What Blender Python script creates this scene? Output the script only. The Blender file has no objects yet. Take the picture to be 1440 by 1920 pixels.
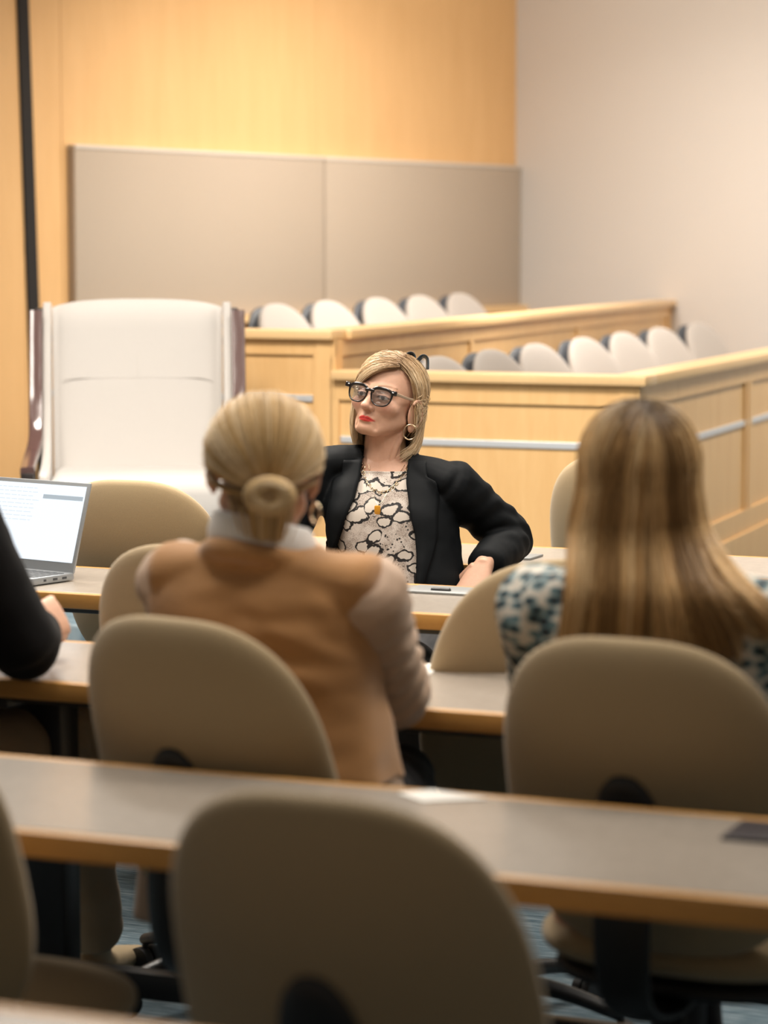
import bpy, bmesh, math, random
import numpy as np
from mathutils import Vector, Matrix, Quaternion, noise as mnoise
from mathutils.bvhtree import BVHTree

random.seed(7)
rng = np.random.default_rng(11)
scene = bpy.context.scene
COL = scene.collection
PI = math.pi

# ------------------------------------------------------------------ camera
YAW = math.radians(23.0)
PITCH = math.atan(500.0 / 5100.0)
cam_data = bpy.data.cameras.new('camera')
cam = bpy.data.objects.new('camera', cam_data)
COL.objects.link(cam)
cam.location = (0, 0, 1.5)
cam.rotation_euler = (PI / 2 - PITCH, 0, YAW)
cam_data.sensor_fit = 'VERTICAL'
cam_data.sensor_height = 32.0
cam_data.sensor_width = 24.0
cam_data.lens = 85.0
cam_data.clip_end = 100
cam_data.dof.use_dof = True
cam_data.dof.focus_distance = 6.5
cam_data.dof.aperture_fstop = 2.8
scene.camera = cam

# ------------------------------------------------------------------ colour management and light
scene.view_settings.view_transform = 'Standard'
scene.view_settings.look = 'None'
scene.view_settings.gamma = 1.0
scene.view_settings.use_curve_mapping = False
scene.view_settings.exposure = 0.0

world = bpy.data.worlds.new('world')
scene.world = world
world.use_nodes = True
world.node_tree.nodes['Background'].inputs[0].default_value = (1.0, 0.90, 0.78, 1)
world.node_tree.nodes['Background'].inputs[1].default_value = 0.16


def area_light(name, loc, size, power, color=(1.0, 0.92, 0.82), target=None, spread=170, size_y=None):
    d = bpy.data.lights.new(name, 'AREA')
    d.energy = power
    d.color = color
    d.size = size
    if size_y:
        d.shape = 'RECTANGLE'
        d.size_y = size_y
    d.spread = math.radians(spread)
    o = bpy.data.objects.new(name, d)
    COL.objects.link(o)
    o.location = loc
    if target is not None:
        v = Vector(target) - Vector(loc)
        o.rotation_euler = v.to_track_quat('-Z', 'Y').to_euler()
    return o


LIGHTS = [
    # name, place, size, watts, spread
    ('ceiling_lamp', (-4.6, 5.2, 3.25), 0.8, 50, 150),
    ('ceiling_lamp', (-2.6, 5.2, 3.25), 0.8, 42, 150),
    ('ceiling_lamp', (-0.6, 5.2, 3.25), 0.8, 36, 150),
    ('ceiling_lamp', (-4.0, 6.8, 3.25), 0.8, 104, 150),
    ('ceiling_lamp', (-2.6, 7.0, 3.25), 0.8, 60, 150),
    ('ceiling_lamp', (-0.6, 7.2, 3.25), 0.8, 30, 150),
    ('ceiling_lamp', (-4.6, 10.2, 3.25), 0.8, 36, 150),
    ('ceiling_lamp', (-1.6, 10.2, 3.25), 0.8, 36, 150),
    ('ceiling_lamp', (-4.3, 12.6, 3.25), 0.8, 36, 150),
    ('ceiling_lamp', (-1.8, 12.2, 3.25), 0.8, 55, 150),
    ('ceiling_lamp', (-2.2, 3.7, 3.25), 0.7, 20, 150),
    ('ceiling_lamp', (-0.7, 3.7, 3.25), 0.7, 18, 150),
]
for nm, lc, sz, pw, sp in LIGHTS:
    area_light(nm, lc, sz, pw, spread=sp)

# long wall washers under the ceiling, aimed at the veneer wall and at the grey wall
area_light('wall_washer', (-4.75, 11.6, 3.27), 4.2, 78, target=(-6.1, 12.6, 1.7), size_y=0.25, spread=140).rotation_euler.rotate_axis('Z', math.radians(90))
area_light('wall_washer', (-3.6, 11.9, 3.27), 3.0, 64, target=(-3.6, 14.3, 1.9), size_y=0.25, spread=140)

# ------------------------------------------------------------------ materials
MATS = {}


def new_mat(name):
    m = bpy.data.materials.new(name)
    m.use_nodes = True
    return m, m.node_tree.nodes, m.node_tree.links, m.node_tree.nodes['Principled BSDF']


def plain(name, color, rough=0.5, metal=0.0, spec=0.5, emit=None, estr=0.0, alpha=1.0, trans=0.0, sheen=0.0):
    if name in MATS:
        return MATS[name]
    m, N, L, b = new_mat(name)
    b.inputs['Base Color'].default_value = (*color, 1)
    b.inputs['Roughness'].default_value = rough
    b.inputs['Metallic'].default_value = metal
    b.inputs['Specular IOR Level'].default_value = spec
    b.inputs['Alpha'].default_value = alpha
    b.inputs['Transmission Weight'].default_value = trans
    if sheen:
        b.inputs['Sheen Weight'].default_value = sheen
        b.inputs['Sheen Roughness'].default_value = 0.5
    if emit:
        b.inputs['Emission Color'].default_value = (*emit, 1)
        b.inputs['Emission Strength'].default_value = estr
    MATS[name] = m
    return m


def coords(N, L, scale=(1, 1, 1), kind='Object', rot=(0, 0, 0)):
    t = N.new('ShaderNodeTexCoord')
    mp = N.new('ShaderNodeMapping')
    mp.inputs['Scale'].default_value = scale
    mp.inputs['Rotation'].default_value = rot
    L.new(t.outputs[kind], mp.inputs['Vector'])
    return mp.outputs['Vector']


def ramp(N, L, fac, stops, interp='LINEAR'):
    r = N.new('ShaderNodeValToRGB')
    r.color_ramp.interpolation = interp
    while len(r.color_ramp.elements) < len(stops):
        r.color_ramp.elements.new(0.5)
    for e, (p, c) in zip(r.color_ramp.elements, stops):
        e.position = p
        e.color = (*c, 1)
    L.new(fac, r.inputs['Fac'])
    return r.outputs['Color']


def noise_tex(N, L, vec, scale, detail=3.0, rough=0.5, dist=0.0):
    n = N.new('ShaderNodeTexNoise')
    n.inputs['Scale'].default_value = scale
    n.inputs['Detail'].default_value = detail
    n.inputs['Roughness'].default_value = rough
    n.inputs['Distortion'].default_value = dist
    L.new(vec, n.inputs['Vector'])
    return n


def mixc(N, L, fac, a, b, mode='MIX'):
    m = N.new('ShaderNodeMix')
    m.data_type = 'RGBA'
    m.blend_type = mode
    for sock, val in ((m.inputs['Factor'], fac), (m.inputs['A'], a), (m.inputs['B'], b)):
        if isinstance(val, (int, float)):
            sock.default_value = val
        elif isinstance(val, tuple):
            sock.default_value = (*val, 1) if len(val) == 3 else val
        else:
            L.new(val, sock)
    return m.outputs['Result']


def bump(N, L, b, height, strength, dist=0.01):
    bp = N.new('ShaderNodeBump')
    bp.inputs['Strength'].default_value = strength
    bp.inputs['Distance'].default_value = dist
    L.new(height, bp.inputs['Height'])
    L.new(bp.outputs['Normal'], b.inputs['Normal'])


def wood(name, c1, c2, scale=(3, 3, 0.5), rough=0.38, spec=0.4):
    """veneer: long soft grain streaks along local z unless scaled otherwise"""
    if name in MATS:
        return MATS[name]
    m, N, L, b = new_mat(name)
    v = coords(N, L, scale)
    n = noise_tex(N, L, v, 6.0, 5.0, 0.6, 0.6)
    c = ramp(N, L, n.outputs['Fac'], [(0.3, c1), (0.7, c2)])
    n2 = noise_tex(N, L, coords(N, L, (scale[0] * 14, scale[1] * 14, scale[2] * 4)), 8.0, 2.0)
    c = mixc(N, L, 0.10, c, ramp(N, L, n2.outputs['Fac'], [(0.35, tuple(x * 0.72 for x in c1)), (0.65, c2)]))
    L.new(c, b.inputs['Base Color'])
    b.inputs['Roughness'].default_value = rough
    b.inputs['Specular IOR Level'].default_value = spec
    MATS[name] = m
    return m


def fabric(name, color, var=0.08, weave=500.0, rough=0.9, bstr=0.25, sheen=0.3, big=6.0, bigvar=0.0):
    if name in MATS:
        return MATS[name]
    m, N, L, b = new_mat(name)
    v = coords(N, L)
    n = noise_tex(N, L, v, weave, 2.0)
    lo = tuple(x * (1 - var) for x in color)
    hi = tuple(min(1, x * (1 + var)) for x in color)
    c = ramp(N, L, n.outputs['Fac'], [(0.3, lo), (0.7, hi)])
    if bigvar:
        n3 = noise_tex(N, L, v, big, 3.0)
        c = mixc(N, L, bigvar, c, ramp(N, L, n3.outputs['Fac'], [(0.3, tuple(x * 0.7 for x in color)), (0.7, tuple(min(1, x * 1.2) for x in color))]))
    L.new(c, b.inputs['Base Color'])
    b.inputs['Roughness'].default_value = rough
    b.inputs['Specular IOR Level'].default_value = 0.2
    b.inputs['Sheen Weight'].default_value = sheen
    bump(N, L, b, n.outputs['Fac'], bstr, 0.002)
    MATS[name] = m
    return m


def carpet_mat():
    m, N, L, b = new_mat('striped_carpet')
    v = coords(N, L, (1.2, 26, 1))
    n = noise_tex(N, L, v, 3.0, 4.0, 0.65)
    v2 = coords(N, L, (7, 90, 1))
    n2 = noise_tex(N, L, v2, 3.0, 2.0)
    c = ramp(N, L, n.outputs['Fac'], [(0.32, (0.035, 0.065, 0.09)), (0.5, (0.11, 0.17, 0.21)), (0.68, (0.28, 0.335, 0.365))])
    c = mixc(N, L, 0.35, c, ramp(N, L, n2.outputs['Fac'], [(0.4, (0.03, 0.05, 0.07)), (0.65, (0.30, 0.35, 0.37))]))
    L.new(c, b.inputs['Base Color'])
    b.inputs['Roughness'].default_value = 0.95
    b.inputs['Specular IOR Level'].default_value = 0.1
    n3 = noise_tex(N, L, coords(N, L), 400.0, 2.0)
    bump(N, L, b, n3.outputs['Fac'], 0.4, 0.004)
    return m


M_CARPET = carpet_mat()
M_VENEER = wood('maple_veneer_wall', (0.74, 0.455, 0.205), (0.79, 0.50, 0.235), (2.0, 2.0, 0.25), 0.45, 0.3)
M_MAPLE = wood('maple_joinery', (0.75, 0.46, 0.20), (0.82, 0.535, 0.25), (3, 3, 0.4), 0.36, 0.4)
M_CAP = wood('maple_rail_cap', (0.78, 0.52, 0.26), (0.84, 0.58, 0.30), (0.6, 0.6, 3), 0.33, 0.45)
M_EDGE = wood('table_wood_edge', (0.44, 0.22, 0.058), (0.54, 0.285, 0.08), (0.6, 6, 6), 0.4, 0.4)
M_PANEL = fabric('beige_wall_fabric', (0.46, 0.385, 0.31), 0.06, 700, 0.95, 0.15, 0.0)
M_PLASTER = fabric('grey_wall_paint', (0.60, 0.565, 0.535), 0.02, 300, 0.9, 0.05, 0.0)
M_CEIL = plain('white_ceiling', (0.72, 0.70, 0.66), 0.9)
M_CHAIR = fabric('beige_chair_fabric', (0.345, 0.258, 0.148), 0.10, 900, 0.92, 0.25, 0.25)
M_JCHAIR = fabric('pale_chair_fabric', (0.40, 0.365, 0.335), 0.06, 900, 0.92, 0.2, 0.3)
M_SHELL = plain('slate_plastic_shell', (0.055, 0.062, 0.075), 0.45)
M_BLACK = plain('black_plastic', (0.010, 0.010, 0.011), 0.45)
M_BLACKMETAL = plain('black_metal', (0.014, 0.014, 0.016), 0.38)
M_CREAM = fabric('cream_upholstery', (0.50, 0.475, 0.45), 0.05, 800, 0.9, 0.2, 0.3)
M_ALU = plain('brushed_aluminium', (0.72, 0.75, 0.79), 0.42, 0.45)
M_CHROME = plain('polished_dark_wood', (0.10, 0.055, 0.05), 0.12, 0.0, 0.9)
M_ESPRESSO = plain('espresso_wood', (0.012, 0.008, 0.008), 0.35)
M_GAPSHADE = plain('gap_shade', (0.012, 0.010, 0.009), 0.8)  # near-black colour standing in for the shade inside a wall gap


def laminate_mat():
    m, N, L, b = new_mat('grey_laminate')
    n = noise_tex(N, L, coords(N, L), 60.0, 3.0)
    c = ramp(N, L, n.outputs['Fac'], [(0.3, (0.30, 0.262, 0.222)), (0.7, (0.335, 0.294, 0.25))])
    L.new(c, b.inputs['Base Color'])
    b.inputs['Roughness'].default_value = 0.24
    b.inputs['Specular IOR Level'].default_value = 0.75
    return m


M_LAM = laminate_mat()

# ------------------------------------------------------------------ mesh helpers


def shape(V, F):
    return (np.asarray(V, dtype=float).reshape(-1, 3), [tuple(int(i) for i in f) for f in F])


def join(*shapes):
    Vs, Fs, n = [], [], 0
    for V, F in shapes:
        Vs.append(V)
        Fs.extend(tuple(i + n for i in f) for f in F)
        n += len(V)
    return np.vstack(Vs), Fs


def xf(s, M):
    V, F = s
    A = np.array(M)
    return V @ A[:3, :3].T + A[:3, 3], F


def move(s, d):
    return s[0] + np.asarray(d, dtype=float), s[1]


def rotz(a):
    return Matrix.Rotation(a, 4, 'Z')


def mesh_from(name, s, smooth=True):
    me = bpy.data.meshes.new(name)
    V, F = s
    me.from_pydata([tuple(v) for v in V], [], F)
    me.update()
    if smooth:
        me.polygons.foreach_set('use_smooth', [True] * len(me.polygons))
    return me


def obj(name, s, mat, parent=None, smooth=True, sharp=None, solidify=0.0, offset=0.0):
    """link one mesh object; verts are already in the parent's local frame"""
    me = s if isinstance(s, bpy.types.Mesh) else mesh_from(name, s, smooth)
    me.name = name
    if mat is not None:
        me.materials.clear()
        for mm in (mat if isinstance(mat, (list, tuple)) else [mat]):
            me.materials.append(mm)
    if sharp is not None:
        me.set_sharp_from_angle(angle=math.radians(sharp))
    o = bpy.data.objects.new(name, me)
    COL.objects.link(o)
    if parent is not None:
        o.parent = parent
    if solidify:
        md = o.modifiers.new('thickness', 'SOLIDIFY')
        md.thickness = solidify
        md.offset = offset
    return o


def thing(name, label, cat, loc=(0, 0, 0), rz=0.0, group=None):
    o = bpy.data.objects.new(name, None)
    o.empty_display_size = 0.1
    COL.objects.link(o)
    o.location = loc
    o.rotation_euler = (0, 0, rz)
    return tag(o, label, cat, group)


def tag(o, label, cat, group=None):
    o['label'] = label
    o['category'] = cat
    o['kind'] = 'thing'
    if group:
        o['group'] = group
    return o


def struct(name, s, mat, smooth=False, sharp=None):
    o = obj(name, s, mat, None, smooth, sharp)
    o['kind'] = 'structure'
    return o


def dup(root, loc, rz, label, group=None):
    r = root.copy()
    COL.objects.link(r)
    r.location = loc
    r.rotation_euler = (0, 0, rz)
    r['label'] = label
    if group:
        r['group'] = group
    for ch in list(root.children):
        c = ch.copy()
        COL.objects.link(c)
        c.parent = r
        for g in ch.children:
            d = g.copy()
            COL.objects.link(d)
            d.parent = c
    return r


def box(x0, y0, z0, x1, y1, z1, r=0.0, seg=2):
    bm = bmesh.new()
    bmesh.ops.create_cube(bm, size=1.0)
    for v in bm.verts:
        v.co = Vector(((x0 + x1) / 2 + v.co.x * (x1 - x0), (y0 + y1) / 2 + v.co.y * (y1 - y0), (z0 + z1) / 2 + v.co.z * (z1 - z0)))
    if r > 0:
        bmesh.ops.bevel(bm, geom=list(bm.edges), offset=r, segments=seg, affect='EDGES', profile=0.5)
    V = np.array([v.co[:] for v in bm.verts])
    bm.verts.index_update()
    F = [tuple(v.index for v in f.verts) for f in bm.faces]
    bm.free()
    return V, F


def prism(poly, z0, z1, r=0.0, seg=2):
    """vertical prism over an xy polygon"""
    bm = bmesh.new()
    vs = [bm.verts.new((p[0], p[1], z0)) for p in poly]
    f = bm.faces.new(vs)
    e = bmesh.ops.extrude_face_region(bm, geom=[f])
    for v in e['geom']:
        if isinstance(v, bmesh.types.BMVert):
            v.co.z = z1
    bmesh.ops.recalc_face_normals(bm, faces=list(bm.faces))
    if r > 0:
        bmesh.ops.bevel(bm, geom=list(bm.edges), offset=r, segments=seg, affect='EDGES', profile=0.5)
    bm.verts.index_update()
    V = np.array([v.co[:] for v in bm.verts])
    F = [tuple(v.index for v in f.verts) for f in bm.faces]
    bm.free()
    return V, F


def slab(p, q, t, z0, z1, r=0.0):
    """upright board from p to q (xy), thickness t to the left of p->q"""
    p, q = Vector(p), Vector(q)
    d = (q - p).normalized()
    n = Vector((-d.y, d.x)) * t
    return prism([p, q, q + n, p + n], z0, z1, r)


def ellipsoid(c, r, nu=24, nv=16, M=None):
    V, F = [], []
    V.append((0, 0, 1))
    for j in range(1, nv):
        th = PI * j / nv
        for i in range(nu):
            ph = 2 * PI * i / nu
            V.append((math.sin(th) * math.cos(ph), math.sin(th) * math.sin(ph), math.cos(th)))
    V.append((0, 0, -1))
    for i in range(nu):
        F.append((0, 1 + i, 1 + (i + 1) % nu))
    for j in range(nv - 2):
        a = 1 + j * nu
        for i in range(nu):
            F.append((a + i, a + nu + i, a + nu + (i + 1) % nu, a + (i + 1) % nu))
    a = 1 + (nv - 2) * nu
    last = len(V) - 1
    for i in range(nu):
        F.append((a + i, last, a + (i + 1) % nu))
    V = np.array(V) * np.asarray(r)
    if M is not None:
        V = V @ np.array(M)[:3, :3].T
    return V + np.asarray(c), F


def crom(P, m):
    """Catmull-Rom resample of an (n,k) array to m samples"""
    P = np.asarray(P, dtype=float)
    n = len(P)
    if n == 2:
        t = np.linspace(0, 1, m)[:, None]
        return P[0] * (1 - t) + P[1] * t
    Q = np.vstack([2 * P[0] - P[1], P, 2 * P[-1] - P[-2]])
    out = []
    for u in np.linspace(0, n - 1, m):
        i = min(int(u), n - 2)
        t = u - i
        p0, p1, p2, p3 = Q[i], Q[i + 1], Q[i + 2], Q[i + 3]
        out.append(0.5 * (2 * p1 + (p2 - p0) * t + (2 * p0 - 5 * p1 + 4 * p2 - p3) * t * t + (3 * p1 - p0 - 3 * p2 + p3) * t ** 3))
    return np.array(out)


def tube(pts, radii, n=16, m=None, up=(0, 0, 1), cap='round', exp=2.0, wob=None):
    """swept tube; radii: per point r or (a along side, b along up)"""
    P = np.asarray(pts, dtype=float)
    R = np.array([(r, r) if np.isscalar(r) else r for r in radii], dtype=float)
    if m is None:
        m = max(2, (len(P) - 1) * 6 + 1)
    PR = crom(np.hstack([P, R]), m) if len(P) > 2 or m > 2 else np.hstack([P, R])
    P, R = PR[:, :3], np.abs(PR[:, 3:5])
    T = np.gradient(P, axis=0)
    T /= np.linalg.norm(T, axis=1)[:, None] + 1e-12
    upv = np.asarray(up, dtype=float)
    rings = []
    prev = None
    for k in range(m):
        if prev is None:
            a = upv - T[k] * (upv @ T[k])
            if np.linalg.norm(a) < 1e-4:
                a = np.array([1.0, 0, 0]) - T[k] * T[k][0]
        else:
            a = prev - T[k] * (prev @ T[k])
        a /= np.linalg.norm(a)
        prev = a
        s = np.cross(T[k], a)
        th = np.linspace(0, 2 * PI, n, endpoint=False)
        ct, st = np.cos(th), np.sin(th)
        if exp != 2.0:
            ct = np.sign(ct) * np.abs(ct) ** (2 / exp)
            st = np.sign(st) * np.abs(st) ** (2 / exp)
        ra, rb = R[k]
        if wob is not None:
            w = wob(k / (m - 1), th)
        else:
            w = 1.0
        rings.append(P[k] + np.outer(ct * ra * w, s) + np.outer(st * rb * w, a))
    if cap == 'round':
        def dome(ring, c, t, rr):
            out = []
            for f in (0.45, 0.8):
                out.append(c + (ring - c) * math.sqrt(1 - f * f) + t * rr * f * 0.6)
            return out
        d0 = dome(rings[0], P[0], -T[0], min(R[0]))
        d1 = dome(rings[-1], P[-1], T[-1], min(R[-1]))
        rings = d0[::-1] + rings + d1
    V = np.vstack(rings)
    F = []
    K = len(rings)
    for k in range(K - 1):
        a, b = k * n, (k + 1) * n
        for i in range(n):
            j = (i + 1) % n
            F.append((a + i, a + j, b + j, b + i))
    F.append(tuple(range(n - 1, -1, -1)))
    F.append(tuple((K - 1) * n + i for i in range(n)))
    return V, F


def ring_loft(rings, closed=True, cap=True):
    """rings: list of (n,3) arrays"""
    n = len(rings[0])
    V = np.vstack(rings)
    F = []
    for k in range(len(rings) - 1):
        a, b = k * n, (k + 1) * n
        for i in range(n if closed else n - 1):
            j = (i + 1) % n
            F.append((a + i, a + j, b + j, b + i))
    if cap and closed:
        F.append(tuple(range(n - 1, -1, -1)))
        F.append(tuple((len(rings) - 1) * n + i for i in range(n)))
    return V, F


def lathe(profile, n=24, axis_pt=(0, 0, 0)):
    rings = []
    th = np.linspace(0, 2 * PI, n, endpoint=False)
    for r, z in profile:
        rings.append(np.stack([np.cos(th) * r, np.sin(th) * r, np.full(n, z)], 1) + np.asarray(axis_pt))
    return ring_loft(rings)


def cyl(p, q, r, n=16):
    return tube([p, q], [r, r], n=n, m=2, cap='flat', up=(0.3, 0.2, 1))


def torus(c, R, r, nu=32, nv=8, M=None):
    V, F = [], []
    for i in range(nu):
        a = 2 * PI * i / nu
        for j in range(nv):
            b = 2 * PI * j / nv
            V.append(((R + r * math.cos(b)) * math.cos(a), (R + r * math.cos(b)) * math.sin(a), r * math.sin(b)))
    for i in range(nu):
        for j in range(nv):
            F.append((i * nv + j, ((i + 1) % nu) * nv + j, ((i + 1) % nu) * nv + (j + 1) % nv, i * nv + (j + 1) % nv))
    V = np.array(V)
    if M is not None:
        V = V @ np.array(M)[:3, :3].T
    return V + np.asarray(c), F


def fuse(shapes, voxel=0.005, smooth=4, factor=0.5):
    """one continuous surface from overlapping closed shapes"""
    me = mesh_from('fuse_source', join(*shapes))
    o = bpy.data.objects.new('fuse_source', me)
    COL.objects.link(o)
    md = o.modifiers.new('r', 'REMESH')
    md.mode = 'VOXEL'
    md.voxel_size = voxel
    if smooth:
        sm = o.modifiers.new('s', 'SMOOTH')
        sm.iterations = smooth
        sm.factor = factor
    dg = bpy.context.evaluated_depsgraph_get()
    dg.update()
    ev = o.evaluated_get(dg)
    out = bpy.data.meshes.new_from_object(ev)
    V = np.empty(len(out.vertices) * 3)
    out.vertices.foreach_get('co', V)
    F = [tuple(p.vertices) for p in out.polygons]
    bpy.data.objects.remove(o)
    bpy.data.meshes.remove(me)
    bpy.data.meshes.remove(out)
    return V.reshape(-1, 3), F


def set_color(me, cols, name='tint'):
    at = me.color_attributes.new(name, 'FLOAT_COLOR', 'POINT')
    c = np.ones((len(me.vertices), 4))
    c[:, :3] = cols
    at.data.foreach_set('color', c.ravel())
# ------------------------------------------------------------------ the setting
FL = struct('floor', box(-8.0, -1.5, -0.10, 4.0, 17.0, 0.0), M_CARPET)
struct('ceiling', box(-8.0, 2.6, 3.32, 4.0, 17.0, 3.42), M_CEIL)

# wood-veneer back wall: A (left end) to B (corner with grey wall)
WA, WB = Vector((-6.345, 10.775)), Vector((-5.586, 15.142))
wd = (WB - WA).normalized()
wn = Vector((wd.y, -wd.x))                     # towards the room
back_out = -0.14


def along(s):
    return WA + wd * s


LEN = (WB - WA).length
seam = [0.0, 0.27, 2.36, LEN + 0.02]
parts = []
for s0, s1 in zip(seam[:-1], seam[1:]):
    a, b = along(s0 + 0.0015), along(s1 - 0.0015)
    parts.append(slab(a, b, 0.12, 0.0, 3.32, 0.002))
parts.append(slab(along(-0.2) - wn * 0.02, along(LEN + 0.1) - wn * 0.02, 0.10, 0.0, 3.32))
struct('wall_back', join(*parts), M_VENEER, smooth=False)

# grey plaster wall to the right of the corner
GA, GB = WB, Vector((-4.496, 14.731)) + (Vector((-4.496, 14.731)) - WB).normalized() * 7.0
struct('wall_right', slab(GA, GB, 0.12, 0.0, 3.32), M_PLASTER)

# dark strip (slightly leaning), its colour standing in for shade in an open gap, at the left end of the veneer wall, then the next veneer wall
sA, sB = along(-0.085), along(0.0)


def lean_strip(s_bot, s_top, w, z0, z1, depth):
    rings = []
    for z, s in ((z0, s_bot), (z1, s_top)):
        a, b = along(s), along(s + w)
        a2, b2 = a - wn * depth, b - wn * depth
        rings.append(np.array([(a.x, a.y, z), (b.x, b.y, z), (b2.x, b2.y, z), (a2.x, a2.y, z)]))
    return ring_loft(rings)


struct('gap_shade_strip', move(lean_strip(0.052, -0.062, 0.075, 0.0, 3.32, 0.05), (wn.x * 0.012, wn.y * 0.012, 0)), M_GAPSHADE)
LB = along(0.0)
ldir = (wd * -1)
struct('wall_left', slab(LB - wd * 6.0, LB, 0.12, 0.0, 3.32, 0.002), M_VENEER)

# upholstered wall panels between z 1.15 and 1.955
P0, P1, P2 = 0.305, 2.365, LEN - 0.01


def wall_panel(label, s0, s1, z0, z1):
    mid = (along(s0) + along(s1)) / 2
    rz = math.atan2(wd.y, wd.x)
    t = thing('wall_panel', label, 'wall panel', (mid.x, mid.y, z0), rz)
    w = (s1 - s0) / 2
    h = z1 - z0
    obj('fabric_board', box(-w + 0.003, -0.045, 0.0, w - 0.003, 0.0, h, 0.006, 3), M_PANEL, t, sharp=40)
    o = obj('top_edging', box(-w + 0.001, -0.05, h, w - 0.001, 0.0, h + 0.018, 0.003), M_TRIMLITE, t, sharp=40)
    o['label'] = 'pale edging strip'
    return t


M_TRIMLITE = plain('pale_trim', (0.66, 0.60, 0.53), 0.5)
wall_panel('left beige fabric wall panel, behind the big cream armchair', P0, P1 - 0.006, 1.15, 1.945)
wall_panel('right beige fabric wall panel, ending at the grey wall corner', P1 + 0.006, P2, 1.15, 1.945)
# low wooden ledge under the panels
struct('trim_2', slab(along(0.3) + wn * 0.10, along(LEN) + wn * 0.10, 0.10, 1.112, 1.15, 0.004), M_CAP)

# raised floors
struct('floor_2', prism([(-6.6, 7.5), (-3.7, 7.5), (-3.7, 8.97), (-6.6, 8.97)], 0.0, 0.30, 0.01), M_CARPET, sharp=30)   # witness platform
JB = Vector((-2.859, 8.999))
JE = Vector((-3.004, 11.235))
jd = (JE - JB).normalized()
TB = Vector((-4.013, 8.999))
TE = Vector((-4.496, 14.731))
td = (TE - TB).normalized()
JEND = JB + jd * 5.0
struct('floor_3', prism([(TB.x + 0.02, 9.02), (JB.x - 0.03, 9.02), JEND - Vector((0.05, 0)), (-4.30, 14.3)], 0.0, 0.15), M_CARPET)
struct('floor_4', prism([(-5.25, 9.02), (TB.x - 0.03, 9.02), (-4.46, 14.0), (-4.52, 14.68), (-5.55, 14.95)], 0.0, 0.305), M_CARPET)


# ------------------------------------------------------------------ jury boxes (panelled partitions)
def partition(root, p, q, ztop, groove_z, stripe_z, out_t, posts, z0=0.0, base=True, cap_over=(0.03, 0.03), stripes=True, end_cap=True, cap_ext=(0.0, 0.03)):
    """panelled face from p to q; visible side is to the right of p->q. posts: distances of pilasters along it"""
    p, q = Vector(p), Vector(q)
    d = (q - p).normalized()
    L_ = (q - p).length
    n = Vector((d.y, -d.x))          # outward
    A = lambda s, o: p + d * s + n * o

    def bar(s0, s1, o0, o1, za, zb, r=0.003):
        return prism([A(s0, o1), A(s0, o0), A(s1, o0), A(s1, o1)], za, zb, r)
    core = bar(0, L_, -0.07, -0.012, z0, ztop - 0.035, 0.0)
    obj('panel', core, M_MAPLE, root, smooth=False)
    fr = [bar(0, L_, -0.02, 0.0, groove_z, ztop - 0.035, 0.002)]
    for s0, s1 in posts:
        fr.append(bar(s0, s1, -0.02, -0.0005, z0, groove_z, 0.002))
    if base:
        fr.append(bar(0, L_, -0.02, 0.0, 0.33, 0.42, 0.002))
        fr.append(bar(0, L_, -0.02, 0.012, 0.0, 0.33, 0.003))
    obj('frame', join(*fr), M_MAPLE, root, smooth=False)
    obj('rail_cap', bar(-cap_ext[0], L_ + cap_ext[1], -0.11, cap_over[0], ztop - 0.035, ztop, 0.006), M_CAP, root, sharp=40)
    if stripes:
        edges = sorted(posts)
        for (a0, a1), (b0, b1) in zip(edges[:-1], edges[1:]):
            o = obj('metal_strip', bar(a1 + 0.004, b0 - 0.004, -0.014, -0.004, stripe_z - 0.012, stripe_z + 0.012, 0.002), M_ALU, root, smooth=False)
            o['label'] = 'aluminium inlay strip'


jl = thing('jury_box', 'lower maple jury box with raised panels and metal inlay strips, in front', 'jury box', (0, 0, 0))
jl.location = (0, 0, 0)
partition(jl, (TB.x - 0.005, 8.999), (JB.x, 8.999), 1.051, 0.942, 0.80, 0.02, [(-0.0, 0.02), (1.13, 1.155)], cap_ext=(0.0, 0.03))
partition(jl, (JB.x, 9.0), (JEND.x, JEND.y), 1.051, 0.942, 0.777, 0.02, [(0.0, 0.12), (1.80, 1.835), (1.87, 1.93), (3.6, 3.7), (4.9, 5.0)], cap_ext=(-0.1, 0.0))
ju = thing('jury_box', 'upper maple jury box tier, one step higher behind the lower box', 'jury box', (0, 0, 0))
partition(ju, (-5.26, 8.9985), (TB.x, 8.9985), 1.195, 1.103, 0.945, 0.02, [(0.0, 0.06), (1.16, 1.247)], cap_ext=(0.0, 0.0), cap_over=(0.028, 0.03))
partition(ju, (TB.x, 9.0), (TE.x, TE.y), 1.195, 1.098, 0.95, 0.02, [(0.0, 0.06), (1.75, 1.80), (3.6, 3.66), (5.65, 5.75)], cap_ext=(-0.1, 0.0), z0=0.15, base=False, stripes=False)

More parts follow.
